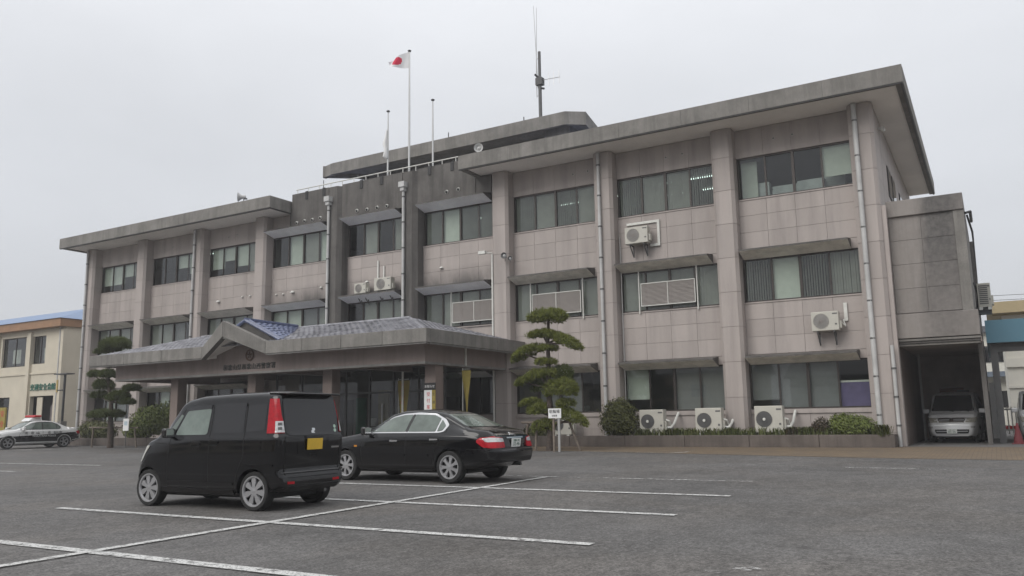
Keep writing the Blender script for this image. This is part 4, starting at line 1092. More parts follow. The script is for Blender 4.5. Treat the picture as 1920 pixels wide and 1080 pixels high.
# timber supports
def support(x, y, label, posts, bar=None, z0=0):
    t = thing('tree_support', label, 'support', (x,y,z0))
    for a, b_ in posts:
        q = MB(); q.tube([a,b_], .045, 8); q.build('post', m_wood, t)
    if bar: q = MB(); q.tube(list(bar), .04, 8); q.build('crossbar', m_wood, t)
support(-40.8,-4.1,'grey timber frame propping the left pine',[((0,0,0),(.05,0,1.05)),((1.35,.1,0),(1.35,.1,1.05)),((3.5,.1,0),(3.3,.1,.95))],((-.3,0,1.02),(3.6,.1,.98)))
support(-13.75,-4.3,'slanting timber poles propping the right pine',[((-1.15,.1,0),(-.95,.1,1.0)),((-.55,-.1,0),(-.5,-.1,1.0)),((1.15,.0,0),(.72,.0,1.05))],((-1.2,.05,.98),(1.0,.05,.98)))
# signs
t = thing('notice_sign', 'small white sign board on two grey posts under the right pine', 'sign', (-13.14,-5.08,gz(-5.08)))
q = MB(); q.box(-.12,-.05,0,.05,0,1.2); q.build('post', m_wood, t)
q = MB(); q.box(.08,.16,0,.05,0,1.2); q.build('post', m_alu, t)
q = MB(); q.box(-.26,.23,-.03,0,1.14,1.47); q.build('board', m_wcloth, t)
lettering('letter','駐輪場',.135,m_black,t,(-.015,-.034,1.36),extrude=.002); lettering('letter','自転車',.07,m_black,t,(-.015,-.034,1.22),extrude=.002)
t = thing('notice_sign', 'upright white paper sign on a thin post before the left bushy shrub', 'sign', (-37.75,-4.3,gz(-4.2)))
q = MB(); q.tube([(0,0,0),(0,0,.9)], .025, 6); q.build('post', m_steel, t)
q = MB(); q.box(-.22,.22,-.03,-.005,.85,1.45); q.build('board', m_wcloth, t)
q = MB(); q.box(-.12,.12,-.036,-.03,1.12,1.32); q.build('printed_patch', plain('pale_blue_print', (.45,.55,.6), .8), t)
# lamp post at the left corner
t = thing('lamp_post', 'dark slim lamp post with flat head at the left corner of the station', 'lamp post', (-47.7,-1.6,0))
q = MB(); q.tube([(0,0,0),(0,0,4.2)], .07, 8); q.build('pole', m_dark, t); q = MB(); q.box(-.18,.18,-.18,.18,0,1.4); q.build('pedestal', m_conc, t)
q = MB(); q.box(-.75,.55,-.25,.25,4.15,4.22); q.build('head', m_steel, t); q = MB(); q.box(-.6,-.05,-.1,.1,3.2,3.26); q.build('arm', m_dark, t)

# ------------------------------------------------------------------ neighbour hall on the left
NB = thing('neighbour_hall', 'two storey cream hall with rust brown eaves, blue roof and green lettering on the left', 'building', (-66,8,0), world_coords=True)
def nslab(x0,x1,y0,y1,z0,z1,name,mat): 
    q = MB(); q.box(x0,x1,y0,y1,z0,z1); return q.build(name, mat, NB)
NX = -59.7
def wallh(x0, x1, z0, z1, holes, y0, y1, name, mat):
    """wall with rectangular openings as butted pieces"""
    xs_ = sorted({x0,x1,*[h[0] for h in holes],*[h[1] for h in holes]}); q = MB()
    for a, b_ in zip(xs_[:-1], xs_[1:]):
        zs = [z0]
        for h in sorted([h for h in holes if h[0] <= a+1e-6 and h[1] >= b_-1e-6], key=lambda h: h[2]): zs += [h[2],h[3]]
        zs.append(z1)
        for k in range(0,len(zs),2):
            if zs[k+1]-zs[k] > .01: q.box(a,b_,y0,y1,zs[k],zs[k+1])
    return q.build(name, mat, NB)
h2 = [(-68.2,-64.85,5.75,8.05),(-63.95,-62.2,5.85,8.0),(-73,-70,5.75,8.05)]
h1 = [(-73,-69,.9,3.5),(-68.4,-66.6,1.0,3.4),(-63.8,-60.75,0.,3.4)]
wallh(-80,NX,0,8.5,h2+h1,5.5,5.8,'wall',m_cream)
nslab(NX-.3,NX,5.8,17,0,8.5,'wall',m_cream); nslab(-80,NX-.3,6.9,7.1,0,8.5,'back_room',m_insided)
for x in (-64.4,-68.9): nslab(x,x+.45,5.32,5.5,0,8.3,'pilaster',m_cream)
nslab(-80,NX+.05,5.42,5.5,5.05,5.2,'ledge',m_cream); nslab(NX-.3,NX+.02,5.3,5.5,0,8.3,'pilaster',m_cream)
for x0,x1,z0,z1 in h2:
    q = MB(); q.box(x0,x1,5.66,5.72,z0,z0+.07); q.box(x0,x1,5.66,5.72,z1-.07,z1)
    for x in (x0,(x0+x1)/2-.04,x1-.07): q.box(x,x+.07,5.66,5.72,z0+.07,z1-.07)
    w_ = q.build('window', m_frame, NB)
    q = MB(); q.box(x0+.07,x1-.07,5.7,5.706,z0+.07,z1-.07); q.build('pane', m_glass, w_)
    q = MB(); q.box(x0+.9,x0+(x1-x0)*.6,5.9,5.92,z0+.3,z1-.9); q.build('curtain', m_blind, w_)
for x0,x1,z0,z1 in h1[:2]:
    q = MB(); q.box(x0,x1,5.66,5.72,z0,z0+.07); q.box(x0,x1,5.66,5.72,z1-.07,z1); q.box(x0,x0+.07,5.66,5.72,z0,z1); q.box(x1-.07,x1,5.66,5.72,z0,z1); w_ = q.build('window', m_frame, NB)
    q = MB(); q.box(x0+.07,x1-.07,5.7,5.706,z0+.07,z1-.07); q.build('pane', m_dglass, w_)
q = MB(); q.box(-63.0,-62.3,5.6,5.66,0,3.3); q.build('pale_panel', m_cream, NB)
q = MB(); q.yprism([(-62.2,2.6),(-61.5,3.35),(-60.8,3.35),(-60.8,0),(-62.2,0)],6.2,6.3); q.build('porch_wall', plain('mauve_render', (.25,.22,.22), .8), NB)
# eaves and roof
q = MB(); q.box(-80,NX+.2,4.9,18,8.5,9.1); q.build('eaves', m_fasc, NB)
q = MB(); q.add([(-80,4.8,9.1),(NX+.3,4.8,9.1),(NX+.3,18,9.1),(-80,18,9.1),(-80,11,10.95),(NX-5.8,11,10.95)], [(0,1,5,4),(1,2,5),(2,3,4,5),(3,0,4),(0,3,2,1)]); q.build('roof', m_blueroof, NB)
q = MB(); q.tube([(-60.2,5.38,0),(-60.2,5.38,8.5)], .07, 8); q.build('downpipe', m_pipe, NB)
q = MB(); q.box(-60.05,-59.9,5.24,5.29,3.6,4.5); q.build('yellow_plate', plain('dull_yellow', (.45,.34,.12), .7), NB)
for k, ch in enumerate('交通安全会館'): lettering('letter', ch, .54, m_green, NB, W(NB,(-63.52+.56*k,5.44,4.03)), extrude=.03)
t = thing('yellow_signboard', 'yellow and red upright signboard at the left edge behind the police car', 'sign', (-60.9,2.5,0))
q = MB(); q.box(-2.4,-.45,-.06,.06,.25,2.5); q.build('board', m_yellow, t); q = MB(); q.box(-2.4,-.45,-.05,.05,0,.25); q.build('base', m_rust, t)
for k, ch in enumerate('安全'): lettering('letter', ch, .5, m_red, t, (-.8,-.07,2.0-.7*k), extrude=.004)

# ------------------------------------------------------------------ right background
SH = thing('parking_shelter', 'teal beamed steel parking shelter at the right edge beside the carport', 'shelter', (1.5,3,0), world_coords=True)
q = MB(); q.box(-.08,6.5,2.95,3.2,3.5,4.3); q.box(-.08,.12,3.2,12,3.52,4.28); q.build('beam', m_teal, SH)
q = MB(); q.box(.1,6.4,3.25,12,3.72,3.82); q.box(.12,6.4,3.3,3.42,3.2,3.5); q.build('roof_deck', m_steel, SH)
for x, y in ((.0,3.25),(5.6,3.25),(0.0,11),(5.6,11)):
    q = MB(); q.box(x,x+.22,y,y+.22,0,3.6); q.build('post', m_steel, SH)
BB = thing('beige_house', 'beige building with tan roof edge and barred windows behind the shelter at right', 'house', (5,26,0), world_coords=True)
def bslab(x0,x1,y0,y1,z0,z1,name,mat):
    q = MB(); q.box(x0,x1,y0,y1,z0,z1); return q.build(name, mat, BB)
bslab(.75,16,25,36,0,6.6,'wall',m_cream2); bslab(-.0,16.5,24.2,37,6.7,7.35,'roof_edge',m_tan); bslab(.3,16,24.8,36,6.6,6.7,'soffit',m_tan)
bslab(.7,16,24.85,25,3.6,4.1,'balcony_band',m_cream2); bslab(.7,16,24.9,25,2.4,2.55,'ledge',m_cream2)
for x in (1.6,4.2,6.8):
    q = MB(); q.box(x,x+1.9,24.9,24.99,2.7,3.55); q.box(x-.1,x+2.0,24.8,24.9,2.6,2.68); w_ = q.build('window', m_cream2, BB)
    q = MB(); q.box(x+.08,x+1.82,24.88,24.895,2.78,3.47); q.build('pane', m_privacy, w_)
    q = MB(); 
    for k in range(8): q.box(x+.12+.22*k,x+.15+.22*k,24.84,24.87,2.78,3.47)
    q.build('bars', m_steel, w_)
for x in (1.6,4.2):
    q = MB(); q.box(x,x+1.7,24.95,24.99,4.9,6.0); q.build('window', m_privacy, BB)
GB = thing('grey_house', 'pale grey house with dark roofs far behind the gap between carport and shelter', 'house', (-1,48,0), world_coords=True)
for nm, args, mt in (('wall',(-4,2.0,46,54,0,7.4),m_cream2),('roof',(-4.6,2.5,45.5,54.6,7.4,7.9),plain('slate', (.09,.095,.11), .6)),('porch_roof',(-3,1.9,44.8,46,3.8,4.2),plain('slate_blue', (.12,.15,.19), .5))):
    q = MB(); q.box(*args); q.build(nm, mt, GB)
for z in (1.4,5.0):
    for x in (-2.6,-.6,.5):
        q = MB(); q.box(x,x+.9,45.93,46,z,z+1.3); q.build('window', m_privacy, GB)
FN = thing('white_fence', 'low white picket railing behind the shelter post', 'fence', (2,12.5,0), world_coords=True)
q = MB(); q.box(-.6,6,12.48,12.52,1.15,1.22); q.box(-.6,6,12.48,12.52,.25,.32); q.build('rail', m_white, FN)
for k in range(42):
    x = -.55+.155*k; q = MB(); q.box(x,x+.05,12.46,12.5,.1,1.3); q.build('picket', m_white, FN)
q = MB(); q.box(-.19,.0,9.4,9.7,0,2.3); o = q.build('white_signboard', m_wcloth); tag(o, 'upright white board standing behind the carport wall', 'sign')
t = thing('traffic_cone', 'red traffic cone between the shelter post and the vehicle at the right edge', 'cone', (.55,2.5,.01))
q = MB(); q.lathe([(.16,.03),(.03,.7),(0,.7)], n=14); q.build('cone_body', m_cone, t, True); q = MB(); q.box(-.2,.2,-.2,.2,0,.03); q.build('base', m_cone, t)
q = MB(); q.box(-.5,4,13.2,13.3,.25,.45); o = q.build('red_beam', m_red); tag(o, 'low red bar at ground level behind the white railing', 'barrier')
t = thing('utility_pole', 'distant concrete utility pole hidden past the right edge', 'pole', (24,40,0)) if False else None
for k, (z0_, z1_) in enumerate(((9.35,10.7),(9.0,10.25))):
    q = MB(); pts = [(-12+44*i/12, 40, z0_+(z1_-z0_)*0+((i-6)/6)**2*.9+i*.03) for i in range(13)]
    q.tube(pts, .018, 5); o = q.build('power_line', m_dark); tag(o, ('upper','lower')[k]+' thin black power line crossing the sky at the right edge', 'cable', 'power lines at the right')

# ------------------------------------------------------------------ thin haze added to lift the darkest tones
hz = bpy.data.materials.new('added_haze'); hz.use_nodes = True; hz.node_tree.nodes.clear()
ho = nn(hz.node_tree, 'ShaderNodeOutputMaterial'); hv = nn(hz.node_tree, 'ShaderNodeVolumePrincipled')
hv.inputs['Color'].default_value = (.93, .93, .95, 1); hv.inputs['Density'].default_value = .0011
hz.node_tree.links.new(hv.outputs[0], ho.inputs['Volume'])
q = MB(); q.box(-905,905,-905,905,-1.7,26); q.build('haze', hz)['kind'] = 'stuff'

# ------------------------------------------------------------------ unseen houses added as dark reflections for the black paintwork
def added_house(x, y, w, d, h, label, wall, roof, rz=0):
    t = thing('added_house', label, 'house', (x,y,-.5), rz, group='unseen houses added for reflections')
    q = MB(); q.box(-w/2,w/2,-d/2,d/2,0,h); q.build('wall', wall, t)
    q = MB(); q.xprism([(-d/2-.5,h),(0,h+2.1),(d/2+.5,h),(d/2+.5,h-.15),(-d/2-.5,h-.15)],-w/2-.5,w/2+.5); q.build('roof', roof, t)
    for z in (.9, 3.6):
        if z+1.5 > h: continue
        k = int(w//3)
        for i in range(k):
            xx = -w/2+w*(i+.5)/k; q = MB(); q.box(xx-.8,xx+.8,d/2-.02,d/2+.03,z,z+1.3); q.build('window', m_privacy, t)
m_slate = plain('slate_roof', (.07,.072,.08), .6)
for k, a in enumerate(((-46,-62,14,9,5.6),(-27,-58,11,9,6.2),(-12,-60,12,9,5.4),(6,-57,13,9,6.4),(24,-60,15,9,5.8))):
    added_house(*a, ('unseen dark tiled house added across the street for reflections','unseen brown two storey house added across the street for reflections','unseen low grey house added across the street for reflections','unseen tall cream house added across the street for reflections','unseen wide house added across the street for reflections')[k], (m_cream, m_tan, m_conc, m_cream2, m_colbrown)[k], m_slate)

for k, a in enumerate(((48,-34,13,9,6.0),(50,-17,14,9,5.6),(47,0,12,9,6.3))):
    added_house(*a, ('grey house added right of the lot outside the view, for reflections','cream house added right of the lot outside the view, for reflections','brown house added right of the lot outside the view, for reflections')[k], (m_conc, m_tan, m_colbrown)[k], m_slate, PI/2)

# ------------------------------------------------------------------ vehicles
def interp(pts, x):
    xs_, ys_ = zip(*pts); return np.interp(x, xs_, ys_)
def smooth1(a, k):
    if k < 1: return a
    b = np.pad(a, k, mode='edge'); w = np.hanning(2*k+3)[1:-1]; w /= w.sum(); return np.convolve(b, w, 'valid')
def chaikin(pts, it=2):
    for _ in range(it):
        o = [pts[0]]
        for a, b in zip(pts[:-1], pts[1:]):
            o += [(a[0]*.75+b[0]*.25, a[1]*.75+b[1]*.25), (a[0]*.25+b[0]*.75, a[1]*.25+b[1]*.75)]
        o.append(pts[-1]); pts = o
    return pts
class Car:
    def __init__(s, root, sp, paint_m, arch_m=None):
        s.root, s.sp = root, sp
        F, R = sp['F'], sp['R']; n = 110
        xs_ = np.linspace(-R, F, n)
        top = smooth1(interp(sp['top'], xs_), sp.get('sm',2)); belt = smooth1(interp(sp['belt'], xs_), 2); bot = smooth1(interp(sp['bot'], xs_), 2)
        wl = smooth1(interp(sp['wl'], xs_), 2); wr = smooth1(interp(sp['wr'], xs_), 3)
        rings = []
        for i, x in enumerate(xs_):
            zt, zs, zb_, w, r_ = top[i], belt[i], bot[i], wl[i], wr[i]
            zs = min(zs, zt-.03)
            df, dr = F-x, x+R; k = 1.
            for dd, rr, dep in ((df, sp['rf'][0], sp['rf'][1]), (dr, sp['rr'][0], sp['rr'][1])):
                if dd < rr: k *= 1-dep*(1-math.sqrt(max(0,1-((rr-dd)/rr)**2)))
            w *= k; r_ *= k
            gh = zt-zs; cr = sp.get('crown',.035)
            crz = .02 if gh < .2 else cr
            sh = sp.get('shoulder', .02)
            half = [(0,zb_),(w*.55,zb_),(w*.84,zb_),(w*.955,zb_+.06),(w*.985,zb_+.2),(w,zb_+(zs-zb_)*.62),(w*.992,zs-.05),(w*(1-sh),zs-.002)]
            if gh > .16:
                half += [((w*(1-sh))*.6+r_*.4,zs+gh*.40),(r_+.012,zt-.09),(r_-.01,zt-.035),(r_-.07,zt-.004),(r_*.55,zt+crz*.7),(0,zt+crz)]
            else:
                a = w*(1-sh)
                half += [(a*.99,zs+gh*.25),(a*.97,zs+gh*.5),(a*.94,zs+gh*.8),(a*.85,zt+.002),(a*.5,zt+crz*.7),(0,zt+crz)]
            half = chaikin(half, 2)
            ring = [(y,z) for y,z in half]+[(-y,z) for y,z in half[::-1][1:-1]]
            pts = []
            for y, z in ring:
                xx = x
                if dr < .5: tt = 1-dr/.5; xx += (tt*tt*(3-2*tt))*float(interp(sp['xr'], z))
                if df < .5: tt = 1-df/.5; xx -= (tt*tt*(3-2*tt))*float(interp(sp['xf'], z))
                pts.append((xx,y,z))
            rings.append(pts)
        q = MB(); nr = len(rings[0]); vs = [p for r in rings for p in r]; fs = []
        for i in range(n-1):
            for k in range(nr): fs.append((i*nr+k, i*nr+(k+1)%nr, (i+1)*nr+(k+1)%nr, (i+1)*nr+k))
        # caps as strips
        for base_ in (0, (n-1)*nr):
            h = nr//2
            for k in range(h):
                a, b_, c, d = base_+k, base_+k+1, base_+(nr-k-1)%nr, base_+(nr-k)%nr
                f = [a,b_,c,d]; f2 = []
                for t_ in f:
                    if t_ not in f2: f2.append(t_)
                if len(f2) >= 3: fs.append(f2)
        q.add(vs, fs)
        me = q.mesh('body', [paint_m, m_black], True)
        s.bvh = BVHTree.FromPolygons([tuple(v.co) for v in me.vertices], [list(p.vertices) for p in me.polygons])
        o = link('body', me, root); s.body = o
        # wheel arches
        cm = MB()
        for (wx, wz) in sp['wheels']:
            for sgn in (-1, 1):
                ya, yb_ = sgn*(sp['W']/2-.30), sgn*(sp['W']/2+.2)
                prof = [(0,min(ya,yb_)),(sp['arch'],min(ya,yb_)),(sp['arch'],max(ya,yb_)),(0,max(ya,yb_))]
                cm.lathe(prof, (wx,0,wz), 'y', 40)
        cme = cm.mesh('cutter', m_black); bm = bmesh.new(); bm.from_mesh(cme); bmesh.ops.remove_doubles(bm, verts=bm.verts, dist=1e-5); bmesh.ops.recalc_face_normals(bm, faces=bm.faces); bm.to_mesh(cme); bm.free()
        co = bpy.data.objects.new('cutter', cme); C.objects.link(co)
        o2 = bpy.data.objects.new('tmp', me); C.objects.link(o2)
        md = o2.modifiers.new('b','BOOLEAN'); md.operation = 'DIFFERENCE'; md.object = co; md.solver = 'EXACT'
        bpy.context.view_layer.update()
        me2 = bpy.data.meshes.new_from_object(o2.evaluated_get(bpy.context.evaluated_depsgraph_get()))
        bpy.data.objects.remove(o2); bpy.data.objects.remove(co)
        if len(me2.polygons) > 100:
            me2.materials.clear(); me2.materials.append(paint_m); me2.materials.append(m_black)
            for p in me2.polygons:
                c = p.center; ins = False
                for (wx, wz) in sp['wheels']:
                    rr = math.hypot(c.x-wx, c.z-wz)
                    if rr < sp['arch']+.002 and abs(c.y) < sp['W']/2-.012 and c.z < wz+sp['arch']: 
                        if abs(p.normal.y) > .97 and abs(c.y) > sp['W']/2-.1 and rr > sp['arch']-.003: continue
                        ins = ins or rr < sp['arch']*.9995 or abs(p.normal.y) < .3
                p.material_index = 1 if ins else 0
            me2.shade_smooth(); me2.set_sharp_from_angle(angle=rad(34)); me2.name = 'body'; o.data = me2
    def hit(s, view, a, b):
        if view == 'L': org, d = Vector((a,3,b)), Vector((0,-1,0))
        elif view == 'R': org, d = Vector((a,-3,b)), Vector((0,1,0))
        elif view == 'B': org, d = Vector((-5,a,b)), Vector((1,0,0))
        elif view == 'F': org, d = Vector((5,a,b)), Vector((-1,0,0))
        else: org, d = Vector((a,b,4)), Vector((0,0,-1))
        loc, nrm, _, _ = s.bvh.ray_cast(org, d)
        if loc is None: return None, None, d
        if nrm.dot(d) > 0: nrm = -nrm
        return loc, nrm, d
    def patch(s, name, poly, view, mat, off=.006, cell=.07, parent=None, rnd_=0., label=None):
        if rnd_: poly = round_poly(poly, rnd_)
        bm = bmesh.new(); vv = [bm.verts.new((x,y,0)) for x,y in poly]; bm.faces.new(vv)
        xs_ = [p[0] for p in poly]; ys_ = [p[1] for p in poly]
        for ax, lo, hi in ((0,min(xs_),max(xs_)),(1,min(ys_),max(ys_))):
            k = int((hi-lo)/cell)
            for i in range(1,k+1):
                c = lo+(hi-lo)*i/(k+1); co = [0,0,0]; co[ax] = c; no = [0,0,0]; no[ax] = 1
                bmesh.ops.bisect_plane(bm, geom=bm.verts[:]+bm.edges[:]+bm.faces[:], plane_co=co, plane_no=no)
        cache = {}
        bad = []
        for v in bm.verts:
            loc, nrm, d = s.hit(view, v.co.x, v.co.y)
            if loc is None: bad.append(v); continue
            v.co = loc+nrm*off
            cache[v] = nrm
        if bad: bmesh.ops.delete(bm, geom=bad, context='VERTS')
        # skirt
        be = [e for e in bm.edges if len(e.link_faces) == 1]
        r = bmesh.ops.extrude_edge_only(bm, edges=be)
        _d = s.hit(view,0,0)[2] if True else None
        dd = {'L':Vector((0,-1,0)),'R':Vector((0,1,0)),'B':Vector((1,0,0)),'F':Vector((-1,0,0)),'T':Vector((0,0,-1))}[view]
        for v in r['geom']:
            if isinstance(v, bmesh.types.BMVert): v.co += dd*(off+.006)
        bmesh.ops.recalc_face_normals(bm, faces=bm.faces)
        me = bpy.data.meshes.new(name); bm.to_mesh(me); bm.free(); me.materials.append(mat)
        me.shade_smooth(); me.set_sharp_from_angle(angle=rad(50))
        # make normals face outwards
        n = sum((p.normal*p.area for p in me.polygons), Vector())
        if n.dot(dd) > 0: me.flip_normals()
        o = link(name, me, parent or s.root)
        if label: o['label'] = label
        return o
    def wrap(s, name, cx, cy, rows, mat, off=.012, na=10):
        """lamp wrapped round a body corner; rows = [(z, angle0, angle1)] seen from the inner axis (cx, cy)"""
        q = MB(); vs = []; fs = []
        for lay in (off, -.006):
            for z, a0, a1 in rows:
                for k in range(na+1):
                    a = rad(a0+(a1-a0)*k/na); d = Vector((math.cos(a),math.sin(a),0)); loc, nrm, _, _ = s.bvh.ray_cast(Vector((cx,cy,z)), d)
                    if nrm.dot(d) < 0: nrm = -nrm
                    vs.append(tuple(loc+nrm*lay))
        R_, A = len(rows), na+1; o2 = R_*A
        for i in range(R_-1):
            for k in range(na): fs.append((i*A+k,i*A+k+1,(i+1)*A+k+1,(i+1)*A+k))
        for k in range(na):
            fs.append((k,k+1,o2+k+1,o2+k)); e = (R_-1)*A; fs.append((e+k,e+k+1,o2+e+k+1,o2+e+k))
        for i in range(R_-1):
            for k in (0,na): fs.append((i*A+k,(i+1)*A+k,o2+(i+1)*A+k,o2+i*A+k))
        q.add(vs, fs); return q.build(name, mat, s.root, True)
    def strip(s, name, pts, w, view, mat, off=.004, parent=None):
        """band of width w along a polyline in view plane"""
        L = []; Rr = []
        pts = [Vector(p) for p in pts]
        for i, p in enumerate(pts):
            d = (pts[min(i+1,len(pts)-1)]-pts[max(i-1,0)]).normalized(); n = Vector((-d.y,d.x))*w/2
            L.append(tuple(p+n)); Rr.append(tuple(p-n))
        bm = bmesh.new(); segs = []
        q = MB(); vs = []; 
        dense = []
        for i in range(len(pts)-1):
            k = max(1,int((pts[i+1]-pts[i]).length/.08))
            for j in range(k):
                t = j/k; dense.append((Vector(L[i]).lerp(Vector(L[i+1]),t), Vector(Rr[i]).lerp(Vector(Rr[i+1]),t)))
        dense.append((Vector(L[-1]),Vector(Rr[-1])))
        for a, b_ in dense:
            for p in (a,b_):
                loc, nrm, d = s.hit(view,p.x,p.y)
                if loc is None: loc, nrm = Vector((0,0,0)), Vector((0,0,1)); 
                vs.append(tuple(loc+nrm*off))
        for a, b_ in dense:
            for p in (a,b_):
                loc, nrm, d = s.hit(view,p.x,p.y)
                if loc is None: loc, nrm = Vector((0,0,0)), Vector((0,0,1)); 
                vs.append(tuple(loc-nrm*.006))
        m = len(dense); fs = []
        for i in range(m-1):
            fs.append((2*i,2*i+2,2*i+3,2*i+1))
            fs.append((2*i,2*m+2*i,2*m+2*i+2,2*i+2)); fs.append((2*i+1,2*i+3,2*m+2*i+3,2*m+2*i+1))
        q.add(vs, fs); return q.build(name, mat, parent or s.root)
def round_poly(poly, r, n=4):
    out = []; m = len(poly)
    for i in range(m):
        p = Vector(poly[i]); a = Vector(poly[i-1])-p; b = Vector(poly[(i+1)%m])-p
        k = min(r, a.length*.45, b.length*.45); pa, pb = p+a.normalized()*k, p+b.normalized()*k
        for j in range(n+1):
            t = j/n; q = pa.lerp(p,t).lerp(p.lerp(pb,t),t); out.append((q.x,q.y))
    return out
def wheel_meshes(R, width, rim_r, spokes, kind):
    w = width/2
    q = MB(); q.lathe([(rim_r*.98,-w*.8),(rim_r*1.03,-w),(R*.93,-w*1.02),(R*.985,-w*.86),(R,-w*.6),(R,w*.6),(R*.985,w*.86),(R*.93,w*1.02),(rim_r*1.03,w),(rim_r*.98,w*.8)], axis='y', n=40, cap=False)
    ty = q.mesh('tyre', m_tyre, True)
    q = MB(); q.lathe([(0,w*.25),(rim_r*.97,w*.25),(rim_r*.97,-w*.7),(0,-w*.7)], axis='y', n=28)
    dr = q.mesh('wheel', m_black, True)
    q = MB(); q.lathe([(rim_r*.88,w*.72),(rim_r*.93,w*.98),(rim_r*1.03,w*1.0),(rim_r*1.0,w*.6),(rim_r*.9,w*.5)], axis='y', n=40, cap=False)
    q.lathe([(0,w*.86),(rim_r*.14,w*.86),(rim_r*.2,w*.8),(rim_r*.24,w*.5)], axis='y', n=20)
    for k in range(spokes):
        a = 2*PI*k/spokes
        if kind == 'petal': prof = [(.14,.13),(.4,.16),(.7,.25),(.95,.2)]
        elif kind == 'star': prof = [(.14,.17),(.4,.15),(.62,.14),(.78,.22),(.95,.34)]
        else: prof = [(.14,.14),(.5,.11),(.93,.16)]
        L = []
        for rr, hw_ in prof:
            hw_ = hw_*rim_r*.8
            L.append((rr*rim_r, hw_))
        def pt(r_, o_, h): return (r_*math.cos(a)-o_*math.sin(a), h, r_*math.sin(a)+o_*math.cos(a))
        for (r0,h0),(r1,h1) in zip(L[:-1],L[1:]):
            za, zb2 = w*(.88-.1*r0/rim_r), w*(.88-.1*r1/rim_r)
            q.add([pt(r0,-h0,za),pt(r0,h0,za),pt(r1,h1,zb2),pt(r1,-h1,zb2),pt(r0,-h0*1.15,w*.45),pt(r0,h0*1.15,w*.45),pt(r1,h1*1.15,w*.45),pt(r1,-h1*1.15,w*.45)],
                  [(0,1,2,3),(0,4,5,1),(1,5,6,2),(2,6,7,3),(3,7,4,0)])
    rm = q.mesh('rim', m_rim, True)
    return dr, ty, rm
def add_wheels(root, sp, meshes, R):
    for wx, wz in sp['wheels']:
        for sgn in (1, -1):
            o = link('wheel', meshes[0], root); o.location = (wx, sgn*(sp['W']/2-.125), R); o.rotation_euler = (0, rnd.uniform(0,2), 0) if sgn == 1 else (0, rnd.uniform(0,2), PI)
            if sgn == -1: o.rotation_euler = (0,0,PI)
            for nm, me in (('tyre',meshes[1]),('rim',meshes[2])): link(nm, me, o)
def plate(root, x, y, z, mat, ink, rot, top, bottom, w=.33, h=.165):
    p = MB(); p.box(-w/2,w/2,-.008,.008,-h/2,h/2); o = p.build('number_plate', mat, root, bevel=.004); o.location = (x,y,z); o.rotation_euler = rot
    if top: lettering('digits', top, .045, ink, o, (0,-.0095,h*.27), extrude=.001)
    if bottom: lettering('digits', bottom, .105, ink, o, (0,-.0095,-h*.14), extrude=.001)
    return o
def mirror(root, x, y, z, mat, sgn=1, s=1.):
    q = MB(); q.box(-.07,.05,-.10,.11,-.075,.085); o = q.build('wing_mirror', mat, root, bevel=.03); o.location = (x,y+sgn*.12*s,z); o.scale = (s,s,s)
    q = MB(); q.box(-.02,.02,-.14,.0,-.07,-.03) if sgn > 0 else q.box(-.02,.02,0,.14,-.07,-.03); q.build('stalk', m_black, o)
    q = MB(); q.box(-.078,-.071,-.085,.095,-.06,.07); q.build('mirror_glass', m_chrome, o)
    return o
def handle(car, x, z, view, mat, L=.2, w=.035):
    car.patch('handle_recess', [(x-L*.5,z-w*1.3),(x+L*.45,z-w*1.3),(x+L*.45,z+w*1.3),(x-L*.5,z+w*1.3)], view, m_gap, .002, .1, rnd_=.03)
    car.patch('door_handle', [(x-L*.55,z-w*.35),(x+L*.5,z-w*.5),(x+L*.5,z+w*.6),(x-L*.55,z+w*.5)], view, mat, .022, .1, rnd_=.01)

# ---- black tall wagon, rear three quarter view -----------------
VB = thing('tall_wagon', 'black tall boxy wagon with red pillar tail lamps and yellow plate, nearest the camera', 'car', (-10.61,-21.19,-.146), rad(182.03))
sp = dict(F=1.60,R=1.66,W=1.46,arch=.325,wheels=[(1.14,.285),(-1.13,.285)],rf=(.45,.26),rr=(.14,.08),sm=1,crown=.03,shoulder=.035,
  top=[(-1.66,1.70),(-1.2,1.72),(-.5,1.715),(.1,1.695),(.40,1.65),(.52,1.60),(.98,1.09),(1.06,1.05),(1.30,.99),(1.44,.92),(1.6,.76)],
  belt=[(-1.66,1.10),(0,1.09),(.6,1.05),(1.0,1.01),(1.3,.93),(1.6,.72)],
  bot=[(-1.66,.31),(-1.3,.24),(-.9,.20),(.9,.19),(1.3,.2),(1.6,.19)],
  wl=[(-1.66,.715),(-1.3,.727),(0,.73),(1.0,.727),(1.4,.705),(1.6,.65)],
  wr=[(-1.66,.615),(-1.2,.625),(0,.625),(.5,.6),(1.0,.60),(1.6,.55)],
  xr=[(.2,.02),(.4,-.01),(.52,.0),(.56,.045),(.95,.015),(1.06,.015),(1.1,.035),(1.66,.14),(1.75,.17)], xf=[(.15,.05),(.45,.0),(.7,.08),(.95,.24),(1.1,.3)])
c = Car(VB, sp, m_pblack)
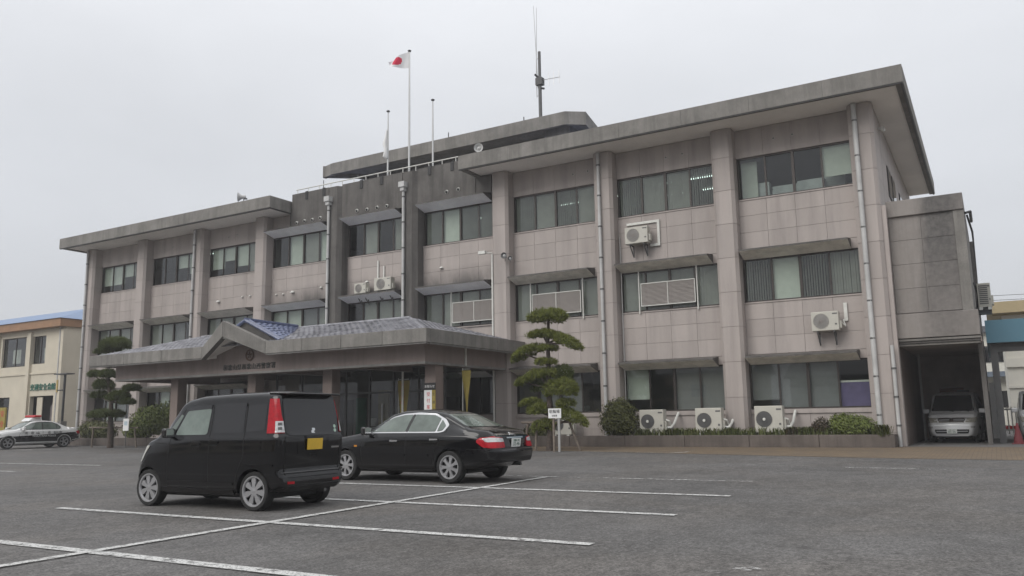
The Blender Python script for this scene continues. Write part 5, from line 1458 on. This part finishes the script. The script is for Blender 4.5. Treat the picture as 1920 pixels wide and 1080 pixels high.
for vw in 'LR':
    c.patch('side_window', [(.56,1.10),(.35,1.475),(-.185,1.50),(-.155,1.105)], vw, m_lglass if vw=='L' else m_cglass, .005, rnd_=.05, label='pale greenish front door glass')
    c.patch('side_window', [(-.27,1.125),(-.275,1.50),(-.90,1.515),(-.91,1.13)], vw, m_privacy, .005, rnd_=.05)
    c.patch('side_window', [(-.965,1.135),(-.96,1.53),(-1.33,1.545),(-1.33,1.16)], vw, m_privacy, .005, rnd_=.03)
    c.patch('window_visor', [(.36,1.47),(.33,1.53),(-.19,1.56),(-.19,1.50)], vw, m_privacy, .012, rnd_=.01); c.patch('window_visor', [(-.27,1.50),(-.27,1.56),(-.92,1.57),(-.92,1.515)], vw, m_privacy, .012, rnd_=.01)
    c.patch('corner_window', [(.62,1.10),(.44,1.40),(.50,1.42),(.80,1.10)], vw, m_cglass, .004, rnd_=.02)
    for pts in ([(.66,.30),(.69,.62),(.64,1.08),(.42,1.50)],[(-.22,.31),(-.215,1.09),(-.23,1.55)],[(-.94,1.55),(-.935,.78),(-.80,.52),(-.78,.31)],[(.69,.96),(1.0,.985)]):
        c.strip('door_gap', pts, .011, vw, m_gap, .0025)
    c.strip('sill_moulding', [(.80,.285),(-.76,.275)], .06, vw, m_pblack, .03); c.strip('side_crease', [(-.95,.665),(-1.52,.66)], .025, vw, m_pblack, .022); c.strip('side_crease', [(.66,.40),(-.74,.385)], .03, vw, m_pblack, .02)
    handle(c, .08,.965,vw,m_pblack); handle(c,-.30,.985,vw,m_pblack)
    c.patch('headlamp', [(1.10,.945),(1.22,.93),(1.37,.78),(1.40,.66),(1.30,.70),(1.20,.83)], vw, m_head, .010, .05, rnd_=.04)
    mirror(VB,.64,(.66 if vw=='L' else -.66),1.13,m_pblack,1 if vw=='L' else -1,.9)
    mo = MB(); yy = .80 if vw == 'L' else -.80
c.patch('rear_window', [(-.585,1.13),(-.565,1.58),(-.52,1.64),(.52,1.64),(.565,1.58),(.585,1.13),(.50,1.075),(-.50,1.075)], 'B', m_privacy, .008, rnd_=.05)
for s_ in (1,-1):
    sa = lambda a: s_*a
    rows = [(1.115+.05*k, sa(114+k*.2), sa(151.5-k*.9)) for k in range(11)]
    c.wrap('tail_lamp', -1.25, s_*.40, rows, m_tail, .012)
    c.wrap('clear_lamp', -1.25, s_*.40, [(1.125+.018*k, sa(135), sa(151-.3*k)) for k in range(10)], m_clear, .018)
    for r0 in (1.16,1.225): c.wrap('lamp_bulb', -1.25, s_*.40, [(r0+.01*k, sa(140), sa(147)) for k in range(5)], m_steel, .021, 4)
    c.patch('reflector', [(s_*.42,.385),(s_*.56,.39),(s_*.56,.425),(s_*.42,.42)][::s_], 'B', m_tail, .008)
    c.patch('side_vent', [(s_*.30,.95),(s_*.60,.98),(s_*.60,1.07),(s_*.33,1.06)][::s_], 'B', m_pblack, .008, rnd_=.02)
c.strip('tailgate_gap', [(-.60,1.06),(-.59,.52),(-.53,.475),(.53,.475),(.59,.52),(.60,1.06)], .011, 'B', m_gap, .003)
c.strip('bumper_crease', [(-.66,.545),(.66,.545)], .03, 'B', m_pblack, .028); c.strip('bumper_lip', [(-.66,.33),(.66,.33)], .05, 'B', m_pblack, .03)
c.patch('plate_recess', [(-.33,.80),(.33,.80),(.36,1.07),(-.36,1.07)], 'B', m_pblack, .004, rnd_=.04)
lo, nr_, _ = c.hit('B',0,.93)
plate(VB, lo.x-.03, .0, .945, m_plate_y, m_pink, (0.05,0,-PI/2), None, None); c.patch('plate_lamp_bar', [(-.18,1.035),(.18,1.035),(.18,1.06),(-.18,1.06)], 'B', m_black, .03)
c.patch('gate_handle', [(-.07,.765),(.07,.765),(.07,.81),(-.07,.81)], 'B', m_gap, .006, rnd_=.02)
c.patch('badge', [(-.04,1.105),(.04,1.105),(.045,1.135),(.015,1.155),(.03,1.18),(-.04,1.18),(-.045,1.15),(-.01,1.13)], 'B', m_chrome, .016, rnd_=.012); c.patch('name_badge', [(-.58,.875),(-.40,.875),(-.40,.90),(-.58,.90)], 'B', m_chrome, .008)
for r0 in (1.14,1.20): c.patch('round_sticker', [(-.50+.028*math.cos(2*PI*k/12),r0+.028*math.sin(2*PI*k/12)) for k in range(12)], 'B', plain('pale_green_sticker', (.45,.6,.5), .6), .012)
q = MB(); q.add([(-1.30,-.60,1.725),(-1.30,.60,1.725),(-1.69,.555,1.70),(-1.69,-.555,1.70),(-1.30,-.60,1.69),(-1.30,.60,1.69),(-1.67,.55,1.672),(-1.67,-.55,1.672)], [(0,1,2,3),(7,6,5,4),(0,4,5,1),(1,5,6,2),(2,6,7,3),(3,7,4,0)]); q.build('roof_spoiler', m_pblack, VB, bevel=.018)
c.patch('windscreen', [(-.58,1.13),(.58,1.13),(.50,1.56),(-.50,1.56)], 'F', m_cglass, .006, rnd_=.04)
for y in (.6,-.6): c.strip('roof_rail_groove', [(-1.2,y*.88),(.3,y*.86)], .02, 'T', m_gap, .003)
c.patch('rear_diffuser', [(-.62,.30),(.62,.30),(.62,.345),(-.62,.345)], 'B', m_black, .006)
q = MB(); q.box(-1.3,1.3,-.5,.5,.17,.3); q.build('underbody', m_black, VB)
q = MB(); q.tube([(-1.35,-.3,.24),(-1.63,-.3,.25)], .03, 8); q.build('exhaust', m_steel, VB)
whV = wheel_meshes(.285,.165,.215,7,'petal'); add_wheels(VB, sp, whV, .285)

# ---- sedans: black saloon and the patrol car share a builder ------------
def sedan_spec(k=1.0):
    return dict(F=2.25,R=2.41,W=1.76,arch=.345,wheels=[(1.36,.315),(-1.36,.315)],rf=(.75,.34),rr=(.6,.22),sm=3,crown=.02,shoulder=.045,
    top=[(-2.33,.90),(-2.2,1.0),(-1.85,1.045),(-1.75,1.06),(-1.05,1.37),(-.6,1.435),(0,1.43),(.3,1.36),(.62,1.17),(.95,1.0),(1.1,.965),(1.8,.87),(2.1,.78),(2.25,.62)],
    belt=[(-2.33,.80),(-1.9,.94),(-.9,.955),(.3,.94),(1.0,.90),(1.8,.79),(2.25,.56)],
    bot=[(-2.33,.40),(-2.0,.30),(-1.6,.22),(1.5,.2),(2.0,.2),(2.25,.28)],
    wl=[(-2.33,.79),(-1.8,.86),(-.6,.88),(.8,.88),(1.6,.86),(2.25,.76)],
    wr=[(-2.33,.72),(-1.8,.68),(-1.0,.575),(0,.585),(.4,.60),(.9,.68),(2.25,.6)],
    xr=[(.3,.09),(.42,.02),(.60,.0),(.66,.03),(.9,.07),(1.05,.09)], xf=[(.2,.06),(.45,.0),(.6,.02),(.8,.15)])
SB = thing('black_saloon', 'shiny black saloon with chrome window trim and white plate parked behind the tall wagon', 'car', (-10.67,-16.13,-.105), rad(178.37))
sp = sedan_spec()
c = Car(SB, sp, m_pblack)
glassline = [(.80,.985),(.50,1.17),(.22,1.30),(-.05,1.355),(-.45,1.375),(-.85,1.35),(-1.12,1.24),(-1.26,1.12),(-1.20,1.01),(-1.08,.985)]
def sedan_glass(c, clear, trim, mirror_m, gx=0):
    for vw in 'LR':
        c.patch('window_trim', [(x*1.010+.002,1.17+(z-1.17)*1.05) for x, z in glassline], vw, trim, .004, rnd_=.04)
        c.patch('side_window', [(.73,1.0),(.48,1.165),(.21,1.285),(-.06,1.335),(-.29,1.345),(-.24,1.0)], vw, clear, .009, rnd_=.03)
        c.patch('side_window', [(-.31,1.0),(-.36,1.345),(-.84,1.325),(-1.02,1.255),(-1.0,1.0)], vw, clear, .009, rnd_=.03)
        c.patch('quarter_window', [(-1.04,1.0),(-1.06,1.23),(-1.20,1.11),(-1.16,1.02)], vw, m_cglass, .009, rnd_=.02)
        c.patch('pillar_cover', [(-.245,1.0),(-.30,1.345),(-.35,1.345),(-.305,1.0)], vw, m_black, .010)
        for pts in ([(.86,.30),(.92,.62),(.80,.97)],[(-.28,.29),(-.285,.97)],[(-1.30,1.14),(-1.24,.96),(-1.03,.66),(-.98,.5),(-.96,.29)]):
            c.strip('door_gap', pts, .010, vw, m_gap, .0025)
    c.patch('windscreen', [(-.66,1.0),(.66,1.0),(.52,1.36),(-.52,1.36)], 'F', clear, .006, rnd_=.05)
    c.patch('rear_window', [(-.62,1.085),(.62,1.085),(.50,1.345),(-.50,1.345)], 'B', clear, .006, rnd_=.05)
sedan_glass(c, m_sglass if False else m_cglass, m_chrome, m_pblack)
for vw in 'LR':
    handle(c,.02,.82,vw,m_chrome,.19,.032); handle(c,-1.0,.845,vw,m_chrome,.19,.032)
    for a, b_ in ((.82,-.26),(-.30,-.86)): c.strip('side_moulding', [(a,.535),(b_,.54)], .045, vw, m_pblack, .016)
    c.strip('sill', [(.95,.245),(-.92,.25)], .03, vw, m_pblack, .012)
    c.patch('side_marker', [(1.02,.70),(1.10,.70),(1.10,.735),(1.02,.735)], vw, m_amber, .008, rnd_=.01)
    sgn = 1 if vw == 'L' else -1
    mirror(SB,.72,sgn*.82,1.02,m_pblack,sgn,1.)
    c.patch('tail_lamp', [(-1.98,.80),(-2.02,.86),(-2.30,.90),(-2.30,.68),(-2.12,.69)], vw, m_tail, .012, .05, rnd_=.05)
    c.strip('bumper_gap', [(-1.72,.52),(-1.78,.66),(-2.30,.655)], .012, vw, m_gap, .003)
    c.patch('headlamp', [(1.72,.78),(2.0,.74),(2.15,.62),(1.85,.66)], vw, m_head, .008, rnd_=.05)
for s_ in (1,-1):
    c.patch('tail_lamp', [(s_*.40,.68),(s_*.76,.675),(s_*.80,.86),(s_*.72,.885),(s_*.44,.865)][::s_], 'B', m_tail, .014, .06, rnd_=.04)
    c.patch('clear_lamp', [(s_*.43,.79),(s_*.75,.785),(s_*.77,.855),(s_*.70,.872),(s_*.45,.855)][::s_], 'B', m_clear, .019, rnd_=.02)
c.strip('bumper_crease', [(-.80,.62),(.80,.62)], .025, 'B', m_pblack, .02); c.strip('bumper_crease', [(-.78,.425),(.78,.425)], .025, 'B', m_pblack, .014)
c.strip('boot_gap', [(-.66,.99),(-.60,.675),(.60,.675),(.66,.99)], .01, 'B', m_gap, .003)
c.strip('boot_chrome', [(-.30,.865),(.30,.865)], .025, 'B', m_chrome, .014)
c.patch('badge', [(-.04,.90),(.04,.90),(.045,.94),(0,.965),(-.045,.94)], 'B', m_chrome, .012, rnd_=.01); c.patch('name_badge', [(.34,.915),(.58,.905),(.58,.935),(.34,.945)], 'B', m_chrome, .01)
lo, nr_, _ = c.hit('B',0,.76); plate(SB, lo.x-.025, 0, .765, m_plate_w, m_pink, (0.12,0,-PI/2), '和歌山 300', '32-46')
q = MB(); q.box(-1.6,1.9,-.55,.55,.18,.33); q.build('underbody', m_black, SB)
q = MB(); q.tube([(-2.0,-.45,.33),(-2.22,-.45,.33)], .035, 8); q.build('exhaust', m_steel, SB)
whS = wheel_meshes(.315,.195,.222,7,'star'); add_wheels(SB, sp, whS, .315)

# ---- patrol car -----------------------------------------------------
hd = rad(85)
PC = thing('patrol_car', 'black and white police patrol car with red roof lights parked at the far left', 'police car', (-44.1-.78,-5.05,gz(-5)), hd+PI)
sp = sedan_spec(); sp['wheels'] = [(1.42,.325),(-1.42,.325)]
c = Car(PC, sp, m_pwhite)
for vw in 'LR':
    c.patch('black_lower_panel', [(2.18,.30),(2.2,.50),(1.6,.63),(.8,.66),(-.9,.74),(-1.6,.80),(-2.26,.82),(-2.27,.42),(-1.9,.32),(-1.80,.33),(-1.78,.48),(-1.6,.66),(-1.42,.70),(-1.24,.66),(-1.08,.5),(-1.05,.26),(1.05,.25),(1.08,.5),(1.24,.66),(1.42,.69),(1.6,.64),(1.76,.5),(1.79,.27)], vw, m_pblack, .004, .12)
sedan_glass(c, m_cglass, m_black, m_pwhite)
for vw in 'LR':
    sgn = 1 if vw == 'L' else -1
    mirror(PC,.74,sgn*.82,1.02,m_pwhite,sgn,1.1)
    handle(c,.0,.80,vw,m_pwhite,.19,.032); handle(c,-1.0,.83,vw,m_pwhite,.19,.032)
    c.patch('headlamp', [(1.72,.78),(2.0,.74),(2.15,.62),(1.85,.66)], vw, m_head, .008, rnd_=.05)
    c.patch('tail_lamp', [(-2.05,.86),(-2.30,.90),(-2.30,.72),(-2.12,.73)], vw, m_tail, .012, .05, rnd_=.03)
for k, ch in enumerate('和歌山県警察'):
    x = .55-.30*k-(.25 if k > 2 else 0); lo, nr_, _ = c.hit('L', x, .80)
    lettering('letter', ch, .16, m_black, PC, (lo.x,lo.y+.008,.79), (PI/2,0,PI), .002)
lo, _, _ = c.hit('L',-.35,.64); lettering('letter', 'WAKAYAMA POLICE', .13, m_plate_w, PC, (-.35,lo.y+.012,.64), (PI/2,0,PI), .002)
for s_ in (1,-1): c.patch('tail_lamp', [(s_*.46,.74),(s_*.76,.74),(s_*.78,.86),(s_*.48,.86)][::s_], 'B', m_tail, .014, .06, rnd_=.03)
c.patch('grille', [(-.45,.42),(.45,.42),(.5,.6),(-.5,.6)], 'F', m_black, .01, rnd_=.04)
q = MB(); q.add([(.32,-.46,1.42),(.32,.46,1.42),(-.42,.46,1.42),(-.42,-.46,1.42),(.12,-.42,1.60),(.12,.42,1.60),(-.36,.42,1.62),(-.36,-.42,1.62)], [(0,3,2,1),(4,5,6,7),(0,1,5,4),(1,2,6,5),(2,3,7,6),(3,0,4,7)]); q.build('beacon_base', m_pwhite, PC, bevel=.03)
q = MB(); q.box(-.3,.05,-.58,.58,1.625,1.74); q.build('beacon', m_red, PC, bevel=.04)
q = MB(); q.box(-2.31,-2.0,-.64,.64,1.01,1.06); q.build('boot_spoiler', m_pwhite, PC, bevel=.015)
q = MB(); q.box(-1.9,1.9,-.55,.55,.17,.33); q.build('underbody', m_black, PC)
add_wheels(PC, sp, wheel_meshes(.325,.205,.225,5,'star'), .325)

# ---- silver minivan in the carport --------------------------------------
MV = thing('silver_minivan', 'silver minivan facing out of the dark carport at right', 'van', (-1.34,5.6,.01), rad(-93))
sp = dict(F=2.25,R=2.25,W=1.69,arch=.345,wheels=[(1.38,.315),(-1.38,.315)],rf=(.62,.22),rr=(.2,.1),sm=2,crown=.03,shoulder=.03,
  top=[(-2.25,1.78),(-1.6,1.84),(0,1.84),(.55,1.79),(.8,1.70),(1.45,1.12),(1.6,1.06),(2.0,.96),(2.25,.80)],
  belt=[(-2.25,1.08),(0,1.05),(1.0,1.02),(1.7,.93),(2.25,.70)], bot=[(-2.25,.3),(1.5,.22),(2.25,.24)],
  wl=[(-2.25,.82),(0,.845),(1.5,.84),(2.25,.77)], wr=[(-2.25,.68),(0,.70),(.7,.69),(1.5,.72),(2.25,.68)],
  xr=[(.2,.05),(.5,0),(1.1,.02),(1.8,.12)], xf=[(.2,.06),(.45,0),(.65,.02),(.8,.10),(1.0,.25)])
c = Car(MV, sp, m_psilver)
c.patch('windscreen', [(-.70,1.13),(.70,1.13),(.60,1.72),(-.60,1.72)], 'F', m_privacy, .006, rnd_=.06)
for vw in 'LR':
    sgn = 1 if vw == 'L' else -1
    c.patch('side_window', [(1.18,1.09),(.62,1.62),(.15,1.68),(.15,1.08)], vw, m_cglass, .006, rnd_=.05); c.patch('side_window', [(.08,1.08),(.08,1.68),(-1.0,1.69),(-1.0,1.09)], vw, m_privacy, .006, rnd_=.05); c.patch('side_window', [(-1.07,1.09),(-1.07,1.69),(-2.0,1.66),(-2.05,1.12)], vw, m_privacy, .006, rnd_=.05)
    for pts in ([(.11,.3),(.11,1.7)],[(-1.04,.7),(-1.04,1.7)],[(1.0,.3),(1.08,.7),(1.22,1.06)]): c.strip('door_gap', pts, .01, vw, m_gap, .0025)
    mirror(MV,1.0,sgn*.80,1.13,m_psilver,sgn,1.05)
    handle(c,.3,.9,vw,m_psilver); handle(c,-.1,.9,vw,m_psilver)
    c.patch('headlamp', [(1.72,.93),(2.05,.86),(2.18,.72),(1.95,.74)], vw, m_head, .01, rnd_=.04)
for s_ in (1,-1):
    c.patch('headlamp', [(s_*.44,.73),(s_*.74,.71),(s_*.80,.86),(s_*.72,.90),(s_*.50,.86)][::s_], 'F', m_head, .012, rnd_=.03)
    c.patch('fog_lamp', [(s_*.60,.53),(s_*.72,.53),(s_*.72,.60),(s_*.60,.60)][::s_], 'F', m_clear, .012, rnd_=.03)
c.patch('grille', [(-.40,.745),(.40,.745),(.46,.84),(-.46,.84)], 'F', m_steel, .010, rnd_=.03); c.strip('grille_bar', [(-.42,.865),(.42,.865)], .035, 'F', m_chrome, .016); c.strip('grille_bar', [(-.40,.735),(.40,.735)], .03, 'F', m_chrome, .016)
c.patch('badge', [(.07*math.cos(2*PI*k/14),.795+.045*math.sin(2*PI*k/14)) for k in range(14)], 'F', m_chrome, .02)
c.patch('lower_grille', [(-.52,.34),(.52,.34),(.56,.48),(-.56,.48)], 'F', m_black, .008, rnd_=.03); c.strip('bumper_bar', [(-.5,.415),(.5,.415)], .02, 'F', m_psilver, .016); c.strip('bumper_crease', [(-.72,.62),(.72,.62)], .03, 'F', m_psilver, .014)
c.strip('bonnet_gap', [(-.74,.93),(-.6,.885),(.6,.885),(.74,.93)], .012, 'F', m_gap, .003)
lo, _, _ = c.hit('F',0,.42); plate(MV, lo.x+.025, 0, .415, m_plate_w, m_pink, (0,0,PI/2), '和歌山 501', '83-26')
q = MB(); q.box(-1.9,1.9,-.55,.55,.18,.34); q.build('underbody', m_black, MV)
for y in (.25,-.25):
    q = MB(); q.tube([(1.52,y+.3,1.12),(1.36,y-.25,1.2)], .012, 5); q.build('wiper', m_black, MV)
add_wheels(MV, sp, wheel_meshes(.315,.195,.2,9,'bar'), .315)
M2 = copy_tree(MV); M2.name = 'police_minivan'; M2.location = (1.48,5.55,.01); M2.rotation_euler = (0,0,rad(-90))
M2['label'] = 'silver police van with a red roof beacon, cut off by the right edge'; M2['category'] = 'van'
q = MB(); q.box(.3,.6,-.45,.45,1.9,2.02); q.build('beacon', m_red, M2, bevel=.03)
